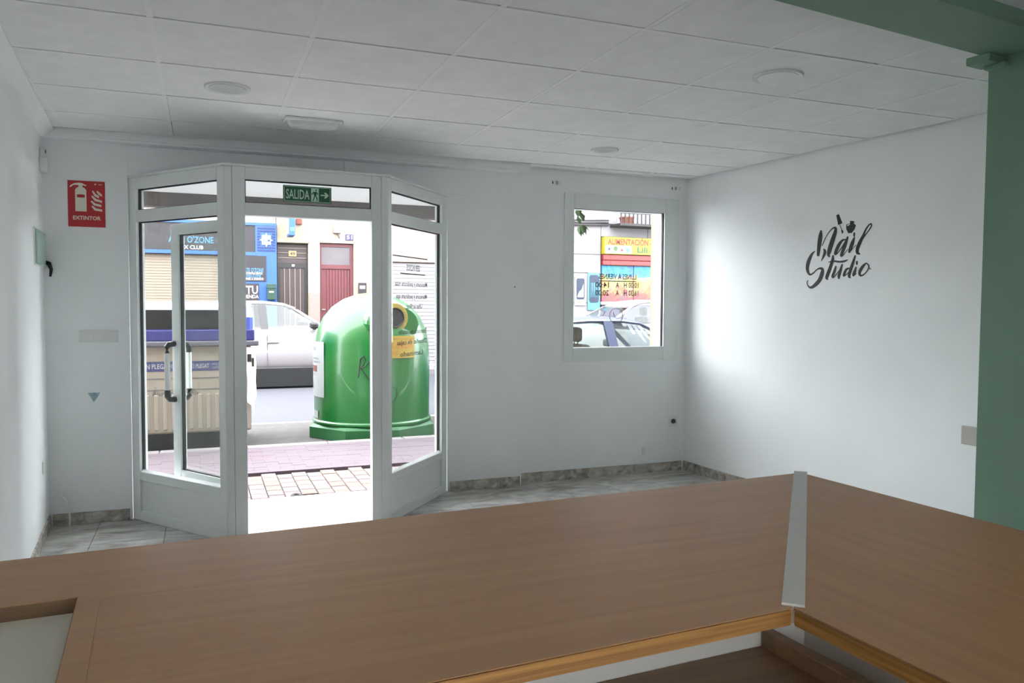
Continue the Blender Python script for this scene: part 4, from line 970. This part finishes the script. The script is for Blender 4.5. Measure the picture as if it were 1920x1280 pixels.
# game shop
sh = empty('blue_shop', (-1.3, FY, 0.03), 'blue fronted shop with black signs and a closed tan roller shutter', 'shop')
MB().box((-6.5, FY+0.10, 0.03), (1.49, 18.2, 4.0)).build('wall', m_cream_wall, sh)
MB().box((0.42, FY-0.06, 0.03), (1.49, FY+0.099, 2.43)).box((1.06, FY-0.06, 2.43), (1.49, FY+0.099, 3.06)).build('pilaster', m_blue, sh)
MB().box((-6.4, FY-0.05, 0.03), (-6.1, FY+0.099, 3.06)).build('pilaster', m_blue, sh)
MB().box((-6.1, FY-0.04, 2.50), (1.06, FY+0.099, 3.06)).build('sign_board', m_signblack, sh)
MB().box((-6.4, FY-0.07, 3.06), (1.49, FY+0.099, 3.12)).build('sign_frame', m_blue, sh)
MB().box((-6.1, FY-0.07, 2.43), (1.06, FY+0.099, 2.50)).build('sign_frame', m_blue, sh)
k = MB(); text(k, "ALTE O'ZONE", (-0.62, FY-0.041, 2.66), X3, Z3, 0.13, 0.86, 0.002, 0.02, en=(0, -1, 0)); k.build('sign_lettering', m_sky, sh)
k = MB(); text(k, 'ELX CLUB', (-0.42, FY-0.041, 2.53), X3, Z3, 0.08, 0.46, 0.002, 0.02, en=(0, -1, 0)); k.build('sign_lettering', m_white, sh)
slats(sh, -6.09, 0.40, 0.05, 2.42, 0.056, m_shutter, FY+0.05)
for i in range(9):
    z = 2.53+i*0.058
    if 2.62 < z < 2.92:
        MB().box((1.10, FY-0.075, z), (1.16, FY-0.06, z+0.03)).box((1.40, FY-0.075, z), (1.46, FY-0.06, z+0.03)).build('vent_slat', m_blue2, sh)
    else: MB().box((1.10, FY-0.075, z), (1.46, FY-0.06, z+0.03)).build('vent_slat', m_blue2, sh)
MB().rbox((1.19, FY-0.085, 2.66), (1.37, FY-0.061, 2.86), 0.004).build('emblem', m_white, sh)
k = MB()
k.poly([(1.28, 2.91), (1.30, 2.86), (1.26, 2.86)], (0, FY-0.08, 0), X3, Z3, 0.003, en=(0, -1, 0)).poly([(1.28, 2.61), (1.26, 2.66), (1.30, 2.66)], (0, FY-0.08, 0), X3, Z3, 0.003, en=(0, -1, 0))
k.poly([(1.14, 2.76), (1.19, 2.78), (1.19, 2.74)], (0, FY-0.08, 0), X3, Z3, 0.003, en=(0, -1, 0)).poly([(1.42, 2.76), (1.37, 2.74), (1.37, 2.78)], (0, FY-0.08, 0), X3, Z3, 0.003, en=(0, -1, 0))
k.build('emblem_point', m_white, sh)
k = MB(); text(k, 'AOM', (1.21, FY-0.086, 2.72), X3, Z3, 0.07, 0.14, 0.002, 0.01, en=(0, -1, 0)); k.build('emblem_lettering', m_blue, sh)
def poster(name, x0, x1, z0, z1, m, lines, label, y=FY-0.06):
    e = empty(name, ((x0+x1)/2, y, z0), label, 'poster')
    MB().box((x0, y-0.02, z0), (x1, y-0.0005, z1)).build('board', m, e)
    for s, fx, fz, h, w, mm in lines:
        k = MB(); text(k, s, (x0+(x1-x0)*fx, y-0.0205, z0+(z1-z0)*fz), X3, Z3, h, w, 0.001, 0.02, en=(0, -1, 0)); k.build('lettering', mm, e)
    return e
poster('shop_poster', 0.62, 1.27, 1.89, 2.425, m_signblack, [("ALTE O'ZONE", 0.26, 0.36, 0.085, 0.43, m_sky), ('Y COMPRA-VENTA', 0.32, 0.27, 0.045, 0.37, m_white), ('WELCOME', 0.38, 0.15, 0.06, 0.30, m_sky), ('LUNES A SÁBADO', 0.30, 0.05, 0.05, 0.40, m_white)], 'black poster with blue lettering on the blue shop front, above the green letter box')
poster('shop_poster', 0.58, 1.12, 1.28, 1.84, m_signblack, [('TU', 0.52, 0.62, 0.17, 0.24, m_white), ('TIENDA', 0.40, 0.45, 0.075, 0.32, m_white), ('online', 0.50, 0.24, 0.06, 0.20, m_white)], 'black poster with big white letters left of the green letter box')
mbx = empty('letter_box', (1.37, FY-0.06, 1.5), 'dark green letter box on the blue shop front', 'letter box')
MB().rbox((1.28, FY-0.19, 1.50), (1.46, FY-0.0605, 1.84), 0.012).build('body', m_mailgreen, mbx)
MB().rbox((1.275, FY-0.20, 1.74), (1.465, FY-0.0605, 1.78), 0.006).build('flap', m_mailgreen, mbx)
MB().box((1.32, FY-0.196, 1.65), (1.41, FY-0.1905, 1.685)).build('name_plate', m_white, mbx)
# cream house
ch = empty('cream_house', (2.6, FY, 0.03), 'cream rendered house with a brown door and a maroon door', 'house')
w_ = MB()
for a in ((1.50, 2.15, 2.72, 9), (2.15, 2.395, 0.03, 9), (2.395, 3.13, 2.75, 9), (3.13, 3.62, 0.03, 9)):
    w_.box((a[0], FY, a[2]), (a[1], FY+0.5, a[3]))
w_.box((1.50, FY+0.3, 0.03), (3.62, FY+0.5, 2.8)); w_.build('wall', m_cream_wall, ch)
MB().box((2.17, FY-0.035, 0.03), (2.385, FY-0.0005, 1.66)).box((3.14, FY-0.035, 0.03), (3.62, FY-0.0005, 1.60)).build('plinth', m_plinth, ch)
MB().box((1.50, FY-0.05, 2.73), (2.17, FY-0.0005, 2.77)).build('lintel_ledge', m_cream_wall, ch)
dd = MB().box((1.51, FY+0.10, 0.03), (2.14, FY+0.16, 2.71)).build('door_panel', m_brown, ch, label='brown panelled door')
for z in (2.40, 2.51, 2.61): MB().box((1.53, FY+0.085, z), (2.12, FY+0.10, z+0.014)).build('rail_bar', m_brownline, dd)
MB().box((1.51, FY+0.08, 2.19), (2.14, FY+0.10, 2.30)).box((1.51, FY+0.08, 0.03), (1.57, FY+0.10, 2.19)).box((2.08, FY+0.08, 0.03), (2.14, FY+0.10, 2.19)).build('door_frame', m_black, dd)
for x in (1.65, 1.76, 1.87, 1.98): MB().box((x, FY+0.082, 0.1), (x+0.016, FY+0.10, 2.18)).build('rail_bar', m_brownline, dd)
MB().rbox((1.81, FY+0.06, 2.22), (1.87, FY+0.08, 2.27), 0.006).build('lock_plate', m_white, dd)
md = MB().box((2.40, FY+0.10, 0.03), (3.125, FY+0.16, 2.74)).build('door_panel', m_maroon, ch, label='maroon door with a frosted pane')
MB().box((2.44, FY+0.088, 2.28), (3.06, FY+0.10, 2.67)).build('pane', m_frosted, md)
k = MB()
for a in ((2.40, 2.44, 0.03, 2.74), (3.06, 3.125, 0.03, 2.74), (2.44, 3.06, 2.67, 2.74), (2.44, 3.06, 2.19, 2.28)): k.box((a[0], FY+0.07, a[2]), (a[1], FY+0.10, a[3]))
k.build('door_frame', m_maroon, md)
for i in range(8): MB().rbox((2.55+i*0.065, FY+0.085, 0.10), (2.60+i*0.065, FY+0.10, 2.17), 0.006, 1).build('door_slat', m_maroon, md)
MB().rbox((2.44, FY+0.05, 1.28), (2.52, FY+0.07, 1.31), 0.006).build('door_handle', m_brownline, md)
hs = empty('hanging_sign', (1.77, FY, 2.8), 'blue box sign projecting from the cream house above the brown door', 'sign')
MB().rbox((1.695, FY-0.62, 2.83), (1.815, FY-0.10, 3.45), 0.01).build('box', m_blue, hs)
MB().rbox((1.6905, FY-0.60, 2.87), (1.696, FY-0.12, 3.43), 0.002).build('face_panel', m_lilacstone, hs)
MB().rbox((1.715, FY-0.625, 2.92), (1.80, FY-0.618, 3.00), 0.002).build('logo_panel', m_cyan, hs)
MB().box((1.74, FY-0.10, 3.00), (1.77, FY-0.0005, 3.03)).build('arm', m_iron, hs)
MB().box((1.74, FY-0.10, 3.30), (1.77, FY-0.0005, 3.33)).build('arm', m_iron, hs)
tag(MB().rbox((1.90, FY-0.06, 3.12), (2.02, FY-0.0005, 3.24), 0.01).build('junction_box', m_terra), 'small brown box on the cream wall beside the hanging blue sign', 'box')
pn = empty('number_plate', (2.04, FY, 2.5), 'yellowed house number plate on the brown door', 'house number')
MB().box((1.75, FY+0.07, 2.44), (1.91, FY+0.0845, 2.56)).build('plate', m_plateyellow, pn)
k = MB(); text(k, '49', (1.775, FY+0.0695, 2.465), X3, Z3, 0.07, 0.11, 0.002, 0.02, en=(0, -1, 0)); k.build('lettering', m_brown, pn)
pn = empty('number_plate', (3.03, FY, 2.83), 'violet house number plate above the right corner of the maroon door', 'house number')
MB().box((2.95, FY-0.02, 2.82), (3.12, FY-0.0005, 2.95)).build('plate', m_purple, pn)
k = MB(); text(k, '51', (2.975, FY-0.0205, 2.845), X3, Z3, 0.085, 0.12, 0.002, 0.01, en=(0, -1, 0)); k.build('lettering', m_white, pn)
ml = empty('meter_box', (2.76, FY, 2.95), 'small white box with a cable stub above the maroon door', 'box')
MB().rbox((2.68, FY-0.10, 2.96), (2.84, FY-0.0005, 3.13), 0.012).build('body', m_lilacstone, ml)
MB().tube([(2.78, FY-0.03, 2.96), (2.80, FY-0.03, 2.90), (2.82, FY-0.015, 2.86)], 0.012, 6).build('cable_stub', m_bingrey, ml)
nb2 = empty('notice_board', (3.31, FY, 1.66), 'small black notice right of the maroon door', 'notice')
MB().box((3.22, FY-0.06, 1.64), (3.40, FY-0.0355, 1.89)).build('board', m_signblack, nb2)
MB().box((3.25, FY-0.062, 1.76), (3.37, FY-0.0605, 1.83)).build('paper', m_white, nb2)
# pinkish house with pale shutter
ph = empty('pink_house', (4.4, FY, 0.03), 'pinkish house with a closed pale roller shutter behind the glass bank', 'house')
MB().box((3.62, FY, 2.38), (5.29, FY+0.5, 9)).box((3.62, FY, 0.03), (3.72, FY+0.5, 2.38)).box((3.72, FY+0.2, 0.03), (5.29, FY+0.5, 2.38)).build('wall', m_pinkwall, ph)
slats(ph, 3.73, 5.28, 0.05, 2.36, 0.085, m_shutterwhite, FY+0.06)
# stone house
sg_ = empty('stone_house', (9.5, FY, 0.03), 'house clad in pale lilac grey stone slabs with a balcony over the food shop', 'house')
MB().box((5.30, FY+0.045, 0.03), (18, FY+0.5, 9)).build('wall', m_bingrey, sg_)
XJ = [5.30, 6.55, 7.75, 9.26, 10.6, 12.0]
ZJ = [0.03, 0.78, 1.48, 2.22, 2.68, 3.40, 4.25, 5.1]
for j in range(len(ZJ)-1):
    for i in range(len(XJ)-1):
        if XJ[i] >= 9.2 and ZJ[j] < 3.1 and ZJ[j] != 2.68: continue
        z0 = ZJ[j]
        if XJ[i] >= 9.2 and ZJ[j] == 2.68: z0 = 3.13
        if XJ[i] >= 9.2 and 3.3 < z0 < 5: continue
        xo = 0.32 if (j % 2 and i in (1, 2)) else 0
        x0_, x1_ = XJ[i]+(xo if i in (1, 2) else 0), XJ[i+1]+(0.32 if (j % 2 and i+1 in (1, 2)) else 0)
        MB().rbox((x0_+0.006, FY-0.004+random.uniform(-.003, .003), z0+0.006), (x1_-0.006, FY+0.0449, ZJ[j+1]-0.006), 0.004, 1).build('stone_slab', m_lilacstone, sg_)
MB().box((9.26, FY+0.02, 3.46), (9.72, FY+0.0449, 5.1)).build('stone_slab', m_lilacstone, sg_)
MB().box((9.73, FY+0.03, 3.44), (12.0, FY+0.0449, 5.1)).build('balcony_window', m_curtain, sg_, label='bright curtained balcony window')
bl = MB().rbox((9.50, FY-0.55, 3.36), (12.0, FY-0.005, 3.43), 0.01, 1).build('balcony_slab', m_iron, sg_)
for i in range(20):
    x = 9.52+i*0.115; MB().box((x, FY-0.54, 3.43), (x+0.024, FY-0.515, 4.40)).build('baluster', m_iron, bl)
MB().box((9.50, FY-0.545, 4.40), (12.0, FY-0.51, 4.44)).build('handrail', m_iron, bl)
MB().box((9.50, FY-0.535, 3.66), (12.0, FY-0.52, 3.68)).build('handrail', m_iron, bl)
fp = empty('planter', (9.78, FY-0.3, 3.43), 'terracotta planter standing on the balcony', 'planter')
MB().hexa([Vector(q) for q in ((9.62+0.05, FY-0.46, 3.431), (9.90, FY-0.46, 3.431), (9.90, FY-0.26, 3.431), (9.67, FY-0.26, 3.431), (9.65, FY-0.49, 3.56), (9.92, FY-0.49, 3.56), (9.92, FY-0.23, 3.56), (9.65, FY-0.23, 3.56))]).build('pot', m_terra, fp)
MB().rbox((9.635, FY-0.50, 3.56), (9.935, FY-0.22, 3.60), 0.006, 1).build('rim', m_terra, fp)
def cable(z0, sag, rad, lab, y):
    pts = [(5.6+t*0.24, y, z0+sag*math.sin(t*1.3)+0.004*t) for t in range(17)]
    tag(MB().tube(pts, rad, 6).build('street_cable', m_cable), lab, 'cable', 'cables along the stone house')
cable(3.46, 0.008, 0.020, 'topmost of the cables strung along the stone house', FY-0.06)
cable(3.40, 0.012, 0.022, 'middle one of the cables strung along the stone house', FY-0.05)
cable(3.345, 0.006, 0.026, 'lowest of the cables strung along the stone house', FY-0.05)
# food shop
fs_ = empty('food_shop', (10.6, FY, 0.03), 'food shop with a yellow sign, red shutter box and sweets mural', 'shop')
MB().box((9.29, FY-0.14, 2.70), (12.0, FY+0.04, 3.12)).build('sign_board', m_signyellow, fs_)
k = MB(); text(k, 'ALIMENTACIÓN - FRUTAS', (9.38, FY-0.1405, 2.935), X3, Z3, 0.145, 1.86, 0.002, 0.03, en=(0, -1, 0)); k.build('sign_lettering', m_signtext, fs_)
k = MB(); text(k, 'Lili', (10.22, FY-0.1405, 2.755), X3, Z3, 0.14, 0.30, 0.002, 0.03, en=(0, -1, 0)); text(k, 'II', (10.56, FY-0.1405, 2.755), X3, Z3, 0.075, 0.07, 0.002, 0.0, en=(0, -1, 0)); k.build('script_lettering', m_signgreen2, fs_)
k = MB().box((9.32, FY-0.142, 2.72), (10.06, FY-0.1402, 2.91)); k.build('picture_panel', m_white, fs_)
for x, z, rr, m in ((9.42, 2.82, 0.035, m_navy), (9.60, 2.83, 0.06, m_leaf), (9.78, 2.80, 0.035, m_signred), (9.95, 2.80, 0.055, m_cyan)):
    MB().lathe([(0.0, 0.0), (rr, 0.0), (rr, 0.002), (0.0, 0.002)], (x, FY-0.1422, z), X3, Z3, -Y3, 20).build('produce_print', m, fs_)
MB().rbox((9.29, FY-0.10, 2.55), (12.0, FY+0.04, 2.685), 0.01, 1).build('shutter_box', m_signred, fs_)
MB().rbox((9.29, FY-0.085, 2.425), (12.0, FY+0.04, 2.545), 0.01, 1).build('shutter_box', m_signred, fs_)
for x in (9.29, 10.20, 11.11):
    mu_ = empty('tmp', (x, FY, 1.52), None, None); n_ = MB().box((x+0.005, FY-0.02, 1.52), (x+0.895, FY+0.04, 2.42)).build('mural_panel', m_mural, mu_)
    bpy.data.objects.remove(mu_); n_.parent = fs_; n_.location = Vector((x, FY, 1.52))-ORG[fs_.name]
MB().box((9.27, FY-0.08, 1.44), (12.0, FY+0.04, 1.515)).build('ledge', m_white, fs_)
MB().box((9.29, FY-0.02, 0.03), (12.0, FY+0.04, 1.44)).build('stall_riser', m_purple, fs_)
def can_poster(name, x0, x1, z0, z1, mb_, mbody, label):
    e = empty(name, ((x0+x1)/2, FY, z0), label, 'poster')
    MB().box((x0, FY-0.03, z0), (x1, FY-0.0105, z1)).build('sheet', mb_, e)
    w = x1-x0; h = z1-z0; c = (x0+x1)/2
    MB().poly([(c-w*0.40, z0+h*0.26), (c-w*0.30, z0+h*0.20), (c+w*0.30, z0+h*0.20), (c+w*0.40, z0+h*0.26), (c+w*0.40, z0+h*0.88), (c+w*0.30, z0+h*0.94), (c-w*0.30, z0+h*0.94), (c-w*0.40, z0+h*0.88)], (0, FY-0.0305, 0), X3, Z3, 0.002, en=(0, -1, 0)).build('can_print', mbody, e)
    return e
e = can_poster('drink_poster', 8.90, 9.24, 1.30, 2.23, m_cyan, m_navy, 'poster of a tall teal and navy drink can on the stone house')
MB().box((8.95, FY-0.0335, 1.62), (9.19, FY-0.033, 1.98)).build('can_band', m_teal, e)
k = MB()
for i, x in enumerate((9.00, 9.06, 9.12)):
    k.poly([(x, 1.98), (x+0.028, 1.98), (x+0.022, 1.80), (x+0.012, 1.66 if i == 1 else 1.72), (x+0.008, 1.82)], (0, FY-0.034, 0), X3, Z3, 0.0015, en=(0, -1, 0))
k.build('claw_mark', m_cyan, e)
e = can_poster('drink_poster', 8.55, 8.84, 1.42, 2.13, m_white, m_navy, 'white poster of a navy and white drink can, nearer the tree leaves')
MB().poly([(8.60, 1.62), (8.78, 1.62), (8.775, 1.95), (8.72, 1.80), (8.66, 1.76)], (0, FY-0.034, 0), X3, Z3, 0.0015, en=(0, -1, 0)).build('splash_print', m_white, e)

# ------------------------------------------------------------------ street tree whose leaves reach the window
tr = empty('street_tree', (3.25, 8.0, -0.02), 'small street tree whose leaves hang at the upper left of the window', 'tree')
MB().tube([(3.25, 8.0, -0.02), (3.22, 8.0, 0.8), (3.26, 8.0, 1.6), (3.3, 8.0, 2.3), (3.5, 7.98, 2.7)], [0.07, 0.055, 0.05, 0.04, 0.015], 10).build('trunk', m_bark, tr, smooth=True)
k = MB(); rnd = random.Random(3)
def leafq(c, a_, t, s):
    d = Vector((math.cos(a_)*math.cos(t), math.sin(a_)*math.cos(t), math.sin(t))); q = d.cross(Z3).normalized()*s*0.28
    k.add([c, c+d*s*0.5+q+Z3*0.008, c+d*s, c+d*s*0.5-q+Z3*0.008], [(0, 1, 2), (0, 2, 3)])
for i in range(420):
    c = Vector((3.2+rnd.gauss(0, 0.24), 8.0+rnd.gauss(0, 0.28), 2.75+rnd.gauss(0, 0.22)))
    leafq(c, rnd.uniform(0, 6.28), rnd.uniform(-1.3, 0.2), rnd.uniform(0.08, 0.14))
for bx, bz in ((3.93, 2.52), (3.90, 2.50), (3.96, 2.46), (3.92, 2.42), (3.99, 2.33), (3.95, 2.32), (3.97, 2.30)):
    for i in range(3): leafq(Vector((bx, 7.98+rnd.uniform(-.04, .04), bz)), rnd.uniform(-0.5, 0.6), rnd.uniform(-1.4, -0.8), 0.11)
k.build('foliage', m_leaf, tr, kind='stuff')
MB().tube([(3.3, 8.0, 2.4), (3.6, 7.99, 2.58), (3.9, 7.98, 2.54), (3.97, 7.98, 2.44)], 0.008, 6).build('twig', m_bark, tr)
